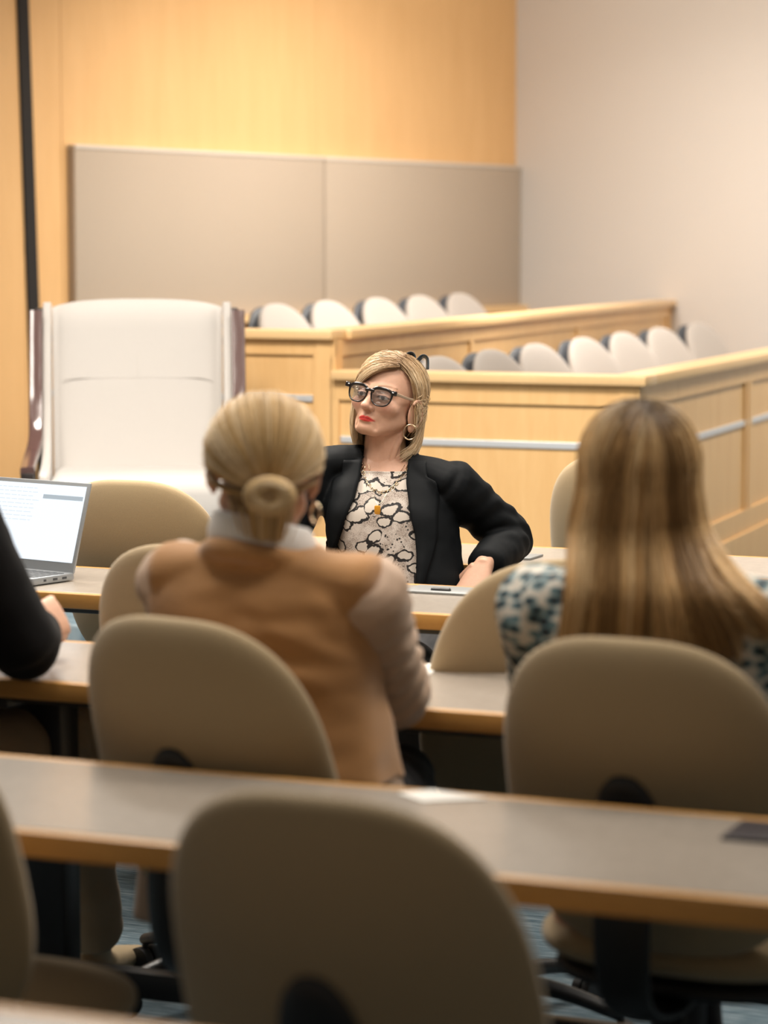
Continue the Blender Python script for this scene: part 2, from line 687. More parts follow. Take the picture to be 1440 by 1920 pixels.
# ------------------------------------------------------------------ lecture tables
TABLES = [  # near edge y, far edge y, x0, x1, z top, label
    (1.86, 2.318, -2.6, 0.9, 0.74, 'nearest long lecture table, only its far edge showing below the front chair'),
    (3.025, 3.49, -3.4, 1.4, 0.74, 'long grey-topped table with orange wood edge behind the nearest chair'),
    (4.10, 4.56, -3.6, 1.8, 0.74, 'long grey-topped table where the two blonde women with backs turned sit'),
    (5.18, 5.64, -4.4, 2.0, 0.74, 'long grey-topped table that carries the open laptop'),
    (6.17, 6.62, -5.0, 2.0, 0.722, 'long pale-topped table behind the seated woman in the black blazer'),
]
for k, (y0, y1, x0, x1, zt, lab) in enumerate(TABLES):
    t = thing('lecture_table', lab, 'table', ((x0 + x1) / 2, (y0 + y1) / 2, 0), 0, 'long lecture tables in rows')
    hx, hy = (x1 - x0) / 2, (y1 - y0) / 2
    obj('table_top', box(-hx + 0.02, -hy + 0.022, zt - 0.033, hx - 0.02, hy - 0.022, zt, 0.0015), M_LAM, t, smooth=False)
    e = join(box(-hx, -hy, zt - 0.034, hx, -hy + 0.0215, zt, 0.004), box(-hx, hy - 0.0215, zt - 0.034, hx, hy, zt, 0.004),
             box(-hx, -hy + 0.022, zt - 0.034, -hx + 0.0195, hy - 0.022, zt, 0.003), box(hx - 0.0195, -hy + 0.022, zt - 0.034, hx, hy - 0.022, zt, 0.003))
    o = obj('wood_edge', e, M_EDGE, t, sharp=40)
    o['label'] = 'orange wood edge band'
    ux = {0: (-1.9, 0.3), 1: (-2.2, -0.42, 0.9), 2: (-2.52, -0.98, 1.2), 3: (-3.6, -1.35, 1.0), 4: (-4.2, -1.6, 1.2)}[k]
    fr = [box(-hx + 0.15, 0.03, zt - 0.075, hx - 0.15, 0.06, zt - 0.034, 0.003)]
    if k in (2, 3):
        fr = [box(-hx + 0.1, -hy + 0.05, zt - 0.05, hx - 0.1, -hy + 0.08, zt - 0.034, 0.002)] + fr
    obj('under_frame', join(*fr), M_BLACKMETAL, t, sharp=40)
    for x in ux:
        lx = x - (x0 + x1) / 2
        lg = join(box(lx - 0.055, -0.035, 0.05, lx + 0.055, 0.035, zt - 0.034, 0.008), box(lx - 0.04, -0.20, zt - 0.06, lx + 0.04, 0.20, zt - 0.034, 0.004))
        l = obj('pedestal_leg', lg, M_BLACKMETAL, t, sharp=40)
        obj('foot', box(lx - 0.045, -0.26, 0.0, lx + 0.045, 0.26, 0.055, 0.012), M_BLACKMETAL, l, sharp=40)
    if k == 2:
        obj('cross_bar', box(-2.52 - (x0 + x1) / 2, -0.02, 0.125, 1.2 - (x0 + x1) / 2, 0.02, 0.175, 0.004), M_BLACKMETAL, t, sharp=40)


def hatch(label, x, y, z, w, d, mat, rz=0.0):
    t = thing('power_hatch', label, 'power outlet', (x, y, z), rz)
    obj('flap', box(-w / 2, -d / 2, 0.0, w / 2, d / 2, 0.006, 0.0025), mat, t, sharp=40)
    obj('finger_notch', tube([(-0.02, -d * 0.25, 0.0065), (0.02, -d * 0.25, 0.0065)], [0.006, 0.006], n=10, m=3), M_BLACK, t)
    return t


M_GREYHATCH = plain('grey_metal_flap', (0.30, 0.31, 0.31), 0.42, 0.6)
hatch('grey metal power flap in the tabletop before the woman in black blazer', -2.20, 5.53, 0.74, 0.17, 0.11, M_GREYHATCH)
hatch('dark power flap sunk in the nearer tabletop, at far right', -0.855, 3.385, 0.74, 0.18, 0.11, plain('dark_flap', (0.03, 0.025, 0.03), 0.4))
hatch('small grey power flap on the pale table beside the farther empty chair', -2.36, 6.36, 0.722, 0.15, 0.10, M_GREYHATCH)


# ------------------------------------------------------------------ swivel chairs
def pillow_back(a=0.224, b=0.255, T=0.042, n=2.9, flare=0.05, nth=64, nr=12, bulge=0.022, wrap=0.55, rim=2.4):
    """upholstered back: outline superellipse, rear convex, wrapping forward at the sides; local x, y (rear = -y), z"""
    V, F = [], []

    def pt(th, r, side):
        c, s = math.cos(th), math.sin(th)
        x = a * math.copysign(abs(c) ** (2 / n), c) * r
        z = b * math.copysign(abs(s) ** (2 / n), s) * r
        x *= 1.0 - flare * (z / b) - 0.03 * (z / b) ** 2
        h = T * max(0.0, 1 - r ** rim) ** (1 / rim)
        y = side * h
        y += wrap * x * x - (bulge if side < 0 else bulge * 0.4) * (1 - min(1, r) ** 2)
        y += -0.10 * (z * z)
        return (x, y, z)
    rs = [1 - (1 - i / nr) ** 1.9 for i in range(nr + 1)]
    rings_f = [[pt(2 * PI * k / nth, r, 1) for k in range(nth)] for r in rs[1:]]
    rings_b = [[pt(2 * PI * k / nth, r, -1) for k in range(nth)] for r in rs[1:-1]]
    V.append(pt(0, 0, 1))
    for rg in rings_f:
        V.extend(rg)
    for rg in rings_b[::-1]:
        V.extend(rg)
    V.append(pt(0, 0, -1))
    R = len(rings_f) + len(rings_b)
    for k in range(nth):
        F.append((0, 1 + (k + 1) % nth, 1 + k))
    for r in range(R - 1):
        p, q = 1 + r * nth, 1 + (r + 1) * nth
        for k in range(nth):
            j = (k + 1) % nth
            F.append((p + k, p + j, q + j, q + k))
    p = 1 + (R - 1) * nth
    last = len(V) - 1
    for k in range(nth):
        F.append((p + k, p + (k + 1) % nth, last))
    return shape(V, F)


def make_chair(label, fabric_mat, shell=None, recline=18, loc=(0, 0, 0), rz=0.0, group=None):
    """sitter looks along +y"""
    t = thing('swivel_chair', label, 'chair', loc, rz, group)
    Mb = Matrix.Translation((0, -0.215, 0.70)) @ Matrix.Rotation(math.radians(recline), 4, 'X')
    back = pillow_back()
    if shell is not None:
        V, F = back
        obj('backrest', xf(pillow_back(a=0.190, n=2.35, T=0.036, bulge=0.012), Mb @ Matrix.Translation((0, 0.020, 0))), fabric_mat, t)
        sh = pillow_back(a=0.200, b=0.264, n=2.35, T=0.030, bulge=0.02)
        o = obj('back_shell', xf(sh, Mb @ Matrix.Translation((0, -0.040, 0))), shell, t)
        o['label'] = 'dark plastic rear shell'
    else:
        obj('backrest', xf(back, Mb), fabric_mat, t)
    # seat cushion: flat pillow
    s = pillow_back(a=0.235, b=0.225, T=0.045, n=3.0, flare=-0.02, bulge=0.0, wrap=0.0)
    s = xf(s, Matrix.Translation((0, 0.055, 0.455)) @ Matrix.Rotation(math.radians(90), 4, 'X'))
    obj('seat', s, fabric_mat, t)
    o = obj('seat_pan', xf(pillow_back(a=0.215, b=0.205, T=0.03, n=3.0, flare=-0.02, bulge=0.0, wrap=0.0), Matrix.Translation((0, 0.055, 0.408)) @ Matrix.Rotation(math.radians(90), 4, 'X')), M_BLACK, t)
    # back bracket: black J bar with a rounded boss on the rear of the back
    rear = Mb @ Vector((0, -0.068, -0.02))
    br = tube([(0, 0.0, 0.385), (0, -0.16, 0.375), (0, -0.275, 0.42), (0, -0.295, 0.55), tuple(Mb @ Vector((0, -0.07, -0.06)))],
              [(0.036, 0.012), (0.038, 0.012), (0.042, 0.012), (0.047, 0.012), (0.050, 0.013)], n=16, m=25, up=(0, 0, 1))
    boss = ellipsoid((0, 0, 0), (0.052, 0.020, 0.085), 24, 16)
    boss = xf(boss, Mb @ Matrix.Translation((0, -0.064, -0.012)))
    obj('back_bracket', fuse([br, boss], 0.006, 3), M_BLACK, t)
    obj('gas_lift', join(cyl((0, 0, 0.20), (0, 0, 0.40), 0.018), cyl((0, 0, 0.09), (0, 0, 0.25), 0.028)), M_BLACKMETAL, t, sharp=40)
    arms = [lathe([(0.045, 0.07), (0.05, 0.09), (0.045, 0.125), (0.03, 0.13)], 20)]
    for k in range(5):
        a = 2 * PI * k / 5 + 0.3
        arms.append(tube([(0.02 * math.cos(a), 0.02 * math.sin(a), 0.105), (0.16 * math.cos(a), 0.16 * math.sin(a), 0.095), (0.28 * math.cos(a), 0.28 * math.sin(a), 0.068)],
                         [(0.026, 0.018), (0.021, 0.015), (0.016, 0.012)], n=12, m=9))
    base = obj('star_base', join(*arms), M_BLACK, t, sharp=50)
    for k in range(5):
        a = 2 * PI * k / 5 + 0.3
        c = (0.28 * math.cos(a), 0.28 * math.sin(a))
        M = Matrix.Translation((c[0], c[1], 0.027)) @ Matrix.Rotation(a, 4, 'Z') @ Matrix.Rotation(PI / 2, 4, 'X')
        w = [xf(lathe([(0.012, -0.011 + dz), (0.026, -0.010 + dz), (0.027, 0 + dz), (0.026, 0.010 + dz), (0.012, 0.011 + dz)], 18), M) for dz in (-0.013, 0.013)]
        obj('caster', join(*w, cyl((c[0], c[1], 0.03), (c[0], c[1], 0.07), 0.007, 8)), M_BLACK, base, sharp=40)
    return t


def deg(a):
    return math.radians(a)


def place_back(x, y, rz):
    """root location so that the back centre (z 0.7) lies at x, y"""
    v = Vector((0, -0.225, 0))
    v.rotate(Matrix.Rotation(rz, 3, 'Z'))
    return (x - v.x, y - v.y, 0.0)


CH0 = make_chair('large beige swivel chair nearest the camera, seen from behind', M_CHAIR, recline=18,
                 loc=place_back(-1.163, 2.625, deg(-4)), rz=deg(-4), group='beige swivel chairs at the lecture tables')
CHAIRS = [
    (-1.925, 2.82, 5, 'very close beige chair cut off by the lower left edge'),
    (-1.820, 3.585, -12, 'beige chair carrying the bun-haired woman in camel jacket'),
    (-1.150, 3.645, -4, 'beige chair carrying the long-haired woman in patterned top'),
    (-2.33, 4.60, 4, 'beige chair behind the camel jacket shoulder, pushed in at the laptop table'),
    (-1.645, 4.63, 48, 'empty beige chair turned to the left beside the long-haired woman'),
    (-3.105, 5.80, 2, 'beige chair beyond the laptop, in front of the cream armchair'),
    (-2.26, 7.00, 2, 'far beige chair peeping out beside long blonde hair, behind the pale table'),
    (-2.80, 5.90, -82, 'beige chair under the woman in the black blazer, turned sideways'),
    (-2.75, 3.66, 8, 'beige chair under the person in black at the left edge'),
]
def set_height(chair, dh):
    """gas lift: raise or lower everything above the base"""
    for c in chair.children:
        if c.name.split('.')[0] in ('backrest', 'seat', 'seat_pan', 'back_bracket'):
            c.location.z = dh


for x, y, a, lab in CHAIRS:
    c_ = dup(CH0, place_back(x, y, deg(a)), deg(a), lab)
    if 'carrying' in lab or 'cut off' in lab:
        set_height(c_, 0.016)
set_height(CH0, -0.014)

JC0 = None
JPOS_B = [(-5.137, 10.816), (-5.21, 11.516), (-5.272, 12.254), (-5.31, 12.892), (-5.369, 13.599)]
JPOS_F = [(-3.795, 9.37), (-3.853, 10.072), (-3.908, 10.746), (-3.974, 11.553), (-4.036, 12.314), (-4.102, 13.111), (-4.177, 14.034)]
ORD = ['nearest', 'second', 'third', 'fourth', 'fifth', 'sixth', 'farthest']
for row, (pos, zf) in enumerate(((JPOS_B, 0.305), (JPOS_F, 0.15))):
    for k, (x, y) in enumerate(pos):
        rz = deg(-106)
        # top of the back leans rearward by ~0.06 and sits 0.945 above its floor
        back = Vector((0, -0.325, 0))
        back.rotate(Matrix.Rotation(rz, 3, 'Z'))
        loc = (x - back.x, y - back.y, zf - 0.022)
        nm = ('back' if row == 0 else 'front')
        n_ = len(pos)
        lab = ('%s pale jury chair from the near end of the %s jury row' % (ORD[k] if k < n_ - 1 else 'last', 'upper' if row == 0 else 'lower'))
        g = 'pale swivel chairs in the jury box'
        if JC0 is None:
            JC0 = make_chair(lab, M_JCHAIR, M_SHELL, 22, loc, rz, g)
            JC0.location.z = zf
        else:
            dup(JC0, (loc[0], loc[1], zf), rz, lab, g)


# ------------------------------------------------------------------ cream armchair on the platform
def armchair():
    # local frame: sitter looks along -y; faces the camera
    ang = math.atan2(-5.0, 9.2)
    t = thing('armchair', 'big cream upholstered armchair with dark polished wood frame', 'armchair', (-4.43, 8.27, 0.30), deg(28))
    zb = 0.0
    # seat cushion
    s = box(-0.30, -0.36, 0.26, 0.30, 0.24, 0.425, 0.05, 5)
    V, F = s
    V[:, 2] += np.where(V[:, 2] > 0.38, 0.025 * np.cos(V[:, 0] / 0.30 * 1.4) * np.cos((V[:, 1] + 0.06) / 0.3 * 1.3), 0)
    obj('seat_cushion', (V, F), M_CREAM, t)
    # back cushion reclined, bowed top
    nx, nz = 25, 25
    F_, rings = [], []
    for iz in range(nz):
        f = iz / (nz - 1)
        z = 0.40 + 0.60 * f
        row = []
        for sgn in (1, -1):
            xs = np.linspace(-1, 1, nx)[::sgn]
            for u in xs:
                w = 0.295 + 0.005 * f
                edge = (1 - abs(u) ** 6) ** 0.5
                te = 0.055 * edge * (1 - max(0, (f - 0.86) / 0.14) ** 2.2) ** 0.5
                zz = z - 0.018 * (abs(u) ** 5) * (f ** 6) + 0.012 * (1 - u * u) * f
                y = 0.21 + 0.10 * f - sgn * te * 1.0
                row.append((u * w, y, zz))
        rings.append(np.array(row))
    obj('back_cushion', ring_loft(rings), M_CREAM, t)
    # seams in the back cover
    ym = lambda f: 0.21 + 0.10 * f - 0.0555
    seam = join(tube([(-0.26, ym(.56), 0.736), (0, ym(.56), 0.738), (0.26, ym(.56), 0.736)], [0.0014] * 3, n=6, m=9),
                tube([(0.0, ym(.56) - 0.0005, 0.74), (0.0, ym(.7), 0.82), (0.0, ym(.82), 0.895)], [0.0012] * 3, n=6, m=9))
    obj('seam', seam, M_CREAM, t)
    # sides: cream padding + polished wood rail each
    for sx in (-1, 1):
        prof = [(-0.30, 0.40), (-0.28, 0.445), (-0.10, 0.455), (0.05, 0.50), (0.13, 0.62), (0.19, 0.80), (0.265, 1.0), (0.33, 1.005), (0.33, 0.24), (-0.30, 0.24)]
        P = crom(np.array(prof[:7]), 25)
        poly = [tuple(p) for p in P] + [(0.33, 1.0), (0.33, 0.24), (-0.33, 0.24)]
        pad = prism([(p[0], p[1]) for p in poly], 0.0, 0.028, 0.006)
        M = Matrix(((0, 0, sx * 1.0, sx * 0.302), (1, 0, 0, 0), (0, 1, 0, 0), (0, 0, 0, 1)))
        sd = xf(pad, M)
        obj('side_pad', sd, M_CREAM, t, sharp=50)
        # polished rail follows the front profile, outside of the pad
        pr = [(-0.34, 0.455), (-0.10, 0.475), (0.05, 0.53), (0.12, 0.64), (0.18, 0.80), (0.235, 0.97)]
        pts = [(sx * (0.352 + (0.012 if i < 2 else 0)), p[0] - 0.02, p[1]) for i, p in enumerate(pr)]
        o = obj('wood_rail', tube(pts, [(0.024, 0.016)] * 6, n=20, m=41, up=(0, 0, 1), cap='flat', exp=6), M_CHROME, t, sharp=40)
        o['label'] = 'dark polished wood arm rail'
        obj('leg', box(sx * 0.352 - 0.022 + (0.012 * sx), -0.385, 0.0, sx * 0.352 + 0.022 + 0.012 * sx, -0.325, 0.452, 0.004), M_ESPRESSO, t, sharp=40)
        obj('leg', box(sx * 0.335 - 0.02, 0.27, 0.0, sx * 0.335 + 0.02, 0.33, 0.98, 0.004), M_ESPRESSO, t, sharp=40)
    obj('seat_frame', box(-0.33, -0.33, 0.17, 0.33, 0.30, 0.262, 0.01), M_ESPRESSO, t, sharp=40)
    return t


ARM = armchair()


# ------------------------------------------------------------------ laptop on the third table
M_LAPTOP = plain('silver_grey_shell', (0.36, 0.38, 0.40), 0.38, 0.5)
M_KEYS = plain('dark_keys', (0.05, 0.055, 0.06), 0.5)


def screen_mat():
    m, N, L, b = new_mat('lit_screen')
    b.inputs['Base Color'].default_value = (0.02, 0.02, 0.02, 1)
    b.inputs['Roughness'].default_value = 0.3
    b.inputs['Emission Color'].default_value = (0.86, 0.93, 1.0, 1)
    b.inputs['Emission Strength'].default_value = 1.12
    return m


M_SCREEN = screen_mat()
M_UIBAR = plain('screen_bar', (0.02, 0.02, 0.02), 0.3, emit=(0.50, 0.57, 0.62), estr=0.9)
M_UITEXT = plain('screen_text', (0.02, 0.02, 0.02), 0.3, emit=(0.72, 0.79, 0.86), estr=1.0)


def laptop():
    rz = deg(-14)
    t = thing('laptop', 'open silver laptop with a bright white screen on the table', 'laptop', (-3.232, 5.312, 0.742), rz)
    w, d = 0.162, 0.11                       # half width, half depth; hinge along +y
    V, F = box(-w, -d, 0.0, w, d, 0.017, 0.004, 2)
    obj('base', (V, F), M_LAPTOP, t, sharp=40)
    keys = []
    for r in range(5):
        for c in range(14):
            x = -w + 0.022 + c * 0.0214
            y = d - 0.035 - r * 0.0205
            keys.append(box(x, y - 0.008, 0.0165, x + 0.0185, y + 0.008, 0.0185, 0.001, 1))
    obj('keyboard', join(*keys), M_KEYS, t, smooth=False)
    obj('ports', join(*[box(w - 0.001, y, 0.006, w + 0.0006, y + l, 0.011) for y, l in ((0.07, 0.014), (0.04, 0.014), (0.01, 0.008))]), M_KEYS, t, smooth=False)
    tilt = math.radians(-17)
    M = Matrix.Translation((0, d - 0.002, 0.014)) @ Matrix.Rotation(tilt, 4, 'X')
    h = 0.212
    lid = obj('lid', xf(box(-w, -0.0035, 0.0, w, 0.0035, h, 0.003, 2), M), M_LAPTOP, t, sharp=40)
    sc = box(-w + 0.007, -0.0044, 0.024, w - 0.009, -0.0034, h - 0.010)
    obj('screen', xf(sc, M), M_SCREEN, lid, smooth=False)
    x1 = w - 0.013
    obj('screen_bar', xf(box(x1 - 0.125, -0.0050, h - 0.044, x1, -0.0045, h - 0.034), M), M_UIBAR, lid, smooth=False)
    txt = []
    random.seed(3)
    for r in range(9):
        z = h - 0.022 - r * 0.0095
        x = -w + 0.02
        while x < w - 0.17:
            l = random.uniform(0.006, 0.022)
            txt.append(box(x, -0.0050, z, x + l, -0.0045, z + 0.0016))
            x += l + 0.004
    obj('screen_text', xf(join(*txt), M), M_UITEXT, lid, smooth=False)
    return t


laptop()

# ------------------------------------------------------------------ papers
M_PAPER = plain('white_paper', (0.80, 0.78, 0.74), 0.7)


def paper(label, pts, z):
    V, F = prism(pts, z, z + 0.0012)
    o = obj('paper', (V, F), M_PAPER, None, smooth=False)
    tag(o, label, 'paper')
    return o


paper('corner of a white paper sheet on the table behind the nearest chair', [(-1.405, 3.482), (-1.44, 3.44), (-1.385, 3.40), (-1.31, 3.455)], 0.7405)
paper('white paper sheet under the right hand of the woman in camel jacket', [(-1.90, 4.40), (-1.78, 4.36), (-1.80, 4.47), (-1.84, 4.55)], 0.7405)
# ------------------------------------------------------------------ people: tools
def skin_mat():
    m, N, L, b = new_mat('skin')
    at = N.new('ShaderNodeVertexColor')
    at.layer_name = 'tint'
    n = noise_tex(N, L, coords(N, L), 90.0, 3.0)
    c = mixc(N, L, 0.09, at.outputs['Color'], ramp(N, L, n.outputs['Fac'], [(0.3, (0.42, 0.20, 0.14)), (0.7, (0.72, 0.46, 0.34))]), 'MIX')
    L.new(c, b.inputs['Base Color'])
    b.inputs['Roughness'].default_value = 0.48
    b.inputs['Specular IOR Level'].default_value = 0.35
    b.inputs['Subsurface Weight'].default_value = 0.12
    b.inputs['Subsurface Radius'].default_value = (0.01, 0.004, 0.002)
    b.inputs['Subsurface Scale'].default_value = 0.5
    n2 = noise_tex(N, L, coords(N, L), 260.0, 2.0)
    bump(N, L, b, n2.outputs['Fac'], 0.12, 0.002)
    return m


def hair_mat():
    m, N, L, b = new_mat('hair')
    at = N.new('ShaderNodeVertexColor')
    at.layer_name = 'tint'
    L.new(at.outputs['Color'], b.inputs['Base Color'])
    b.inputs['Roughness'].default_value = 0.40
    b.inputs['Specular IOR Level'].default_value = 0.25
    return m


M_SKIN = skin_mat()
M_HAIR = hair_mat()


def smin(a, b, k):
    h = np.clip(0.5 + 0.5 * (b - a) / k, 0, 1)
    return b * (1 - h) + a * h - k * h * (1 - h)


def smax(a, b, k):
    return -smin(-a, -b, k)


def sd_ell(p, c, r):
    q = (p - np.asarray(c)) / np.asarray(r)
    k0 = np.linalg.norm(q, axis=-1)
    k1 = np.linalg.norm(q / np.asarray(r), axis=-1) + 1e-9
    return k0 * (k0 - 1.0) / k1


def sd_cap(p, a, b, ra, rb):
    a, b = np.asarray(a, float), np.asarray(b, float)
    d = b - a
    h = np.clip(((p - a) @ d) / (d @ d), 0, 1)
    return np.linalg.norm(p - a - h[..., None] * d, axis=-1) - (ra * (1 - h) + rb * h)


def head_sdf(p, age=0.0):
    px = p.copy()
    px[..., 0] = np.abs(px[..., 0])
    d = sd_ell(p, (0, -0.016, 0.030), (0.0735, 0.093, 0.083))
    d = smin(d, sd_ell(p, (0, 0.030, -0.030), (0.060, 0.058, 0.074)), 0.030)
    d = smin(d, sd_cap(px, (0.052, 0.004, -0.056), (0.020, 0.064, -0.094), 0.015, 0.017), 0.026)
    d = smin(d, sd_ell(p, (0, 0.071, -0.094), (0.021, 0.018, 0.017)), 0.022)
    d = smin(d, sd_ell(px, (0.043, 0.060, -0.026), (0.021, 0.019, 0.017)), 0.022)
    d = smin(d, sd_cap(px, (0.046, 0.070, 0.021), (0.010, 0.083, 0.018), 0.008, 0.008), 0.016)
    # eye sockets and eyes
    d = smax(d, -sd_ell(px, (0.031, 0.100, 0.000), (0.020, 0.017, 0.0135)), 0.012)
    d = smin(d, sd_ell(px, (0.031, 0.0735, 0.000), (0.0135, 0.0125, 0.0120)), 0.003)
    d = smin(d, sd_cap(px, (0.017, 0.0855, 0.004), (0.045, 0.0795, 0.003), 0.0032, 0.0028), 0.004)   # upper lid
    d = smin(d, sd_cap(px, (0.019, 0.0845, -0.0072), (0.044, 0.0785, -0.006), 0.0026, 0.0024), 0.005)
    # nose
    d = smin(d, sd_cap(p, (0, 0.084, 0.014), (0, 0.109, -0.030), 0.0078, 0.0092), 0.012)
    d = smin(d, sd_ell(p, (0, 0.1105, -0.0345), (0.0105, 0.0105, 0.0090)), 0.008)
    d = smin(d, sd_ell(px, (0.0125, 0.0985, -0.0390), (0.0070, 0.0090, 0.0066)), 0.007)
    d = smax(d, -sd_ell(px, (0.0068, 0.1045, -0.0460), (0.0036, 0.0052, 0.0032)), 0.003)
    # mouth
    d = smin(d, sd_ell(p, (0, 0.078, -0.066), (0.027, 0.017, 0.020)), 0.014)
    d = smin(d, sd_cap(px, (0.003, 0.0945, -0.0620), (0.020, 0.0850, -0.0690), 0.0046, 0.0024), 0.006)
    d = smin(d, sd_cap(px, (0.000, 0.0930, -0.0735), (0.017, 0.0855, -0.0725), 0.0050, 0.0026), 0.006)
    d = smax(d, -sd_cap(px, (0.000, 0.1005, -0.0677), (0.022, 0.0895, -0.0715), 0.0020, 0.0014), 0.003)
    d = smax(d, -sd_ell(p, (0, 0.099, -0.0535), (0.0040, 0.0060, 0.0080)), 0.006)
    d = smax(d, -sd_ell(p, (0, 0.095, -0.0830), (0.016, 0.006, 0.0050)), 0.008)
    if age:
        d = smax(d, -sd_cap(px, (0.0175, 0.1010, -0.0400), (0.0300, 0.0865, -0.0720), 0.0028, 0.0026) , 0.009)
        d = smax(d, -sd_cap(px, (0.0260, 0.0890, -0.0740), (0.0280, 0.0800, -0.0930), 0.0022, 0.0020), 0.009)
        d = smax(d, -sd_cap(px, (0.0200, 0.0890, -0.0120), (0.0390, 0.0850, -0.0160), 0.0016, 0.0016), 0.007)
    return d


def head_shape(age=0.0, nu=200, nv=150):
    """star-shaped surface sampled around an inner point, denser towards the face"""
    o = np.array((0, 0.015, -0.010))
    u = np.linspace(0, 2 * PI, nu, endpoint=False)
    u = u - 0.55 * np.sin(u) * 0.9          # 0 = face
    v = np.linspace(0, PI, nv)
    uu, vv = np.meshgrid(u, v)
    D = np.stack([np.sin(vv) * np.sin(uu), np.sin(vv) * np.cos(uu), np.cos(vv)], -1)
    lo = np.zeros(D.shape[:2])
    hi = np.full(D.shape[:2], 0.19)
    ts = np.linspace(0.02, 0.19, 60)
    last = np.zeros(D.shape[:2])
    for t in ts:
        ins = head_sdf(o + D * t, age) < 0
        last = np.where(ins, t, last)
    lo, hi = last, last + (ts[1] - ts[0])
    for _ in range(14):
        mid = (lo + hi) / 2
        ins = head_sdf(o + D * mid[..., None], age) < 0
        lo = np.where(ins, mid, lo)
        hi = np.where(ins, hi, mid)
    P = o + D * lo[..., None]
    V = [P[0, 0]]
    V += list(P[1:-1].reshape(-1, 3))
    V.append(P[-1, 0])
    F = []
    for i in range(nu):
        F.append((0, 1 + i, 1 + (i + 1) % nu)[::-1])
    for j in range(nv - 3):
        a = 1 + j * nu
        for i in range(nu):
            k = (i + 1) % nu
            F.append((a + i, a + k, a + nu + k, a + nu + i)[::-1])
    a = 1 + (nv - 3) * nu
    last_i = len(V) - 1
    for i in range(nu):
        F.append((a + i, a + (i + 1) % nu, last_i)[::-1])
    F = [f[::-1] for f in F]
    return np.array(V), F


def ear(sx, s_=1.0, off=(0, 0, 0)):
    M = Matrix.Rotation(math.radians(-10), 4, 'X') @ Matrix.Rotation(sx * math.radians(18), 4, 'Z')
    rim = []
    for a in np.linspace(-1.9, 2.2, 16):
        rim.append((0.006 * sx, -0.002 - 0.0165 * math.cos(a + 0.3) * 0.9, 0.004 + 0.027 * math.sin(a + 0.15)))
    s = [xf(ellipsoid((0, 0, 0), (0.005, 0.016, 0.027)), M),
         xf(tube(rim, [0.0036] * len(rim), n=8, m=46), M),
         xf(ellipsoid((0.002 * sx, 0.004, -0.026), (0.005, 0.009, 0.010)), M)]
    return move(xf(join(*s), Matrix.Scale(s_, 4)), (sx * (0.0755 + off[0]), -0.006 + off[1], -0.004 + off[2]))


def head_matrix(center, fwd, pitch=0.0, roll=0.0, s=1.0):
    """local +y -> fwd (xy), +x -> the person's left; pitch up, roll towards the left shoulder (degrees)"""
    a = math.atan2(-fwd[0], fwd[1])
    return Matrix.Translation(center) @ Matrix.Rotation(a, 4, 'Z') @ Matrix.Scale(-1, 4, (1, 0, 0)) @ \
        Matrix.Rotation(math.radians(roll), 4, 'Y') @ Matrix.Rotation(math.radians(pitch), 4, 'X') @ Matrix.Scale(s, 4)


def flip(s):
    return s[0], [f[::-1] for f in s[1]]


def hand(wrist, direction, palm, side, curl=(0.35, 0.55, 0.4), spread=0.10, thumb=0.5, s=1.0):
    """closed shapes of one hand. direction: wrist->knuckles, palm: way the palm faces, side: +1 thumb on +x"""
    y = Vector(direction).normalized()
    z = -Vector(palm)
    z = (z - y * z.dot(y)).normalized()
    x = y.cross(z)
    M = Matrix((( x.x, y.x, z.x, wrist[0]), (x.y, y.y, z.y, wrist[1]), (x.z, y.z, z.z, wrist[2]), (0, 0, 0, 1))) @ Matrix.Scale(s, 4)
    out = [tube([(0, -0.03, 0), (0, 0.0, 0), (0, 0.035, 0.001), (0, 0.085, 0.002)], [(0.025, 0.018), (0.026, 0.018), (0.036, 0.0155), (0.0395, 0.0125)], n=20, m=19, exp=2.5)]
    xs = (0.0305, 0.0105, -0.0095, -0.0285)
    ln = ((0.040, 0.024, 0.019), (0.044, 0.028, 0.020), (0.041, 0.026, 0.020), (0.032, 0.019, 0.017))
    st = (0.083, 0.087, 0.084, 0.077)
    for k in range(4):
        a = -(1.5 - k) * spread * 0.55 * -1
        p = Vector((xs[k] * side, st[k] - 0.012, 0.002))
        pts, rr = [tuple(p)], [0.0093]
        ang = 0.0
        for j in range(3):
            ang += curl[j] * (1 + 0.07 * k)
            d = Vector((math.sin(a) * side, math.cos(ang) * math.cos(a), -math.sin(ang)))
            p = p + d * (ln[k][j] + (0.012 if j == 0 else 0))
            pts.append(tuple(p))
            rr.append((0.0086, 0.0079, 0.0066)[j] * (0.9 if k == 3 else 1))
        out.append(tube(pts, rr, n=12, m=22))
    b = Vector((0.026 * side, 0.018, -0.004))
    d1 = Vector((0.65 * side, 0.72, -0.30 - 0.3 * thumb)).normalized()
    d2 = Vector((0.30 * side - 0.3 * thumb * side, 0.90, -0.25 - 0.3 * thumb)).normalized()
    q1 = b + d1 * 0.042
    q2 = q1 + d2 * 0.032
    q3 = q2 + (d2 + Vector((-0.2 * side, 0, -0.1))).normalized() * 0.024
    out.append(tube([tuple(b - d1 * 0.012), tuple(q1), tuple(q2), tuple(q3)], [0.0150, 0.0112, 0.0098, 0.0078], n=12, m=22))
    return [xf(o, M) for o in out]


def jaw_warp(V, k):
    V = V.copy()
    z = V[:, 2]
    V[:, 2] = np.where(z < 0, z * k, z)
    return V


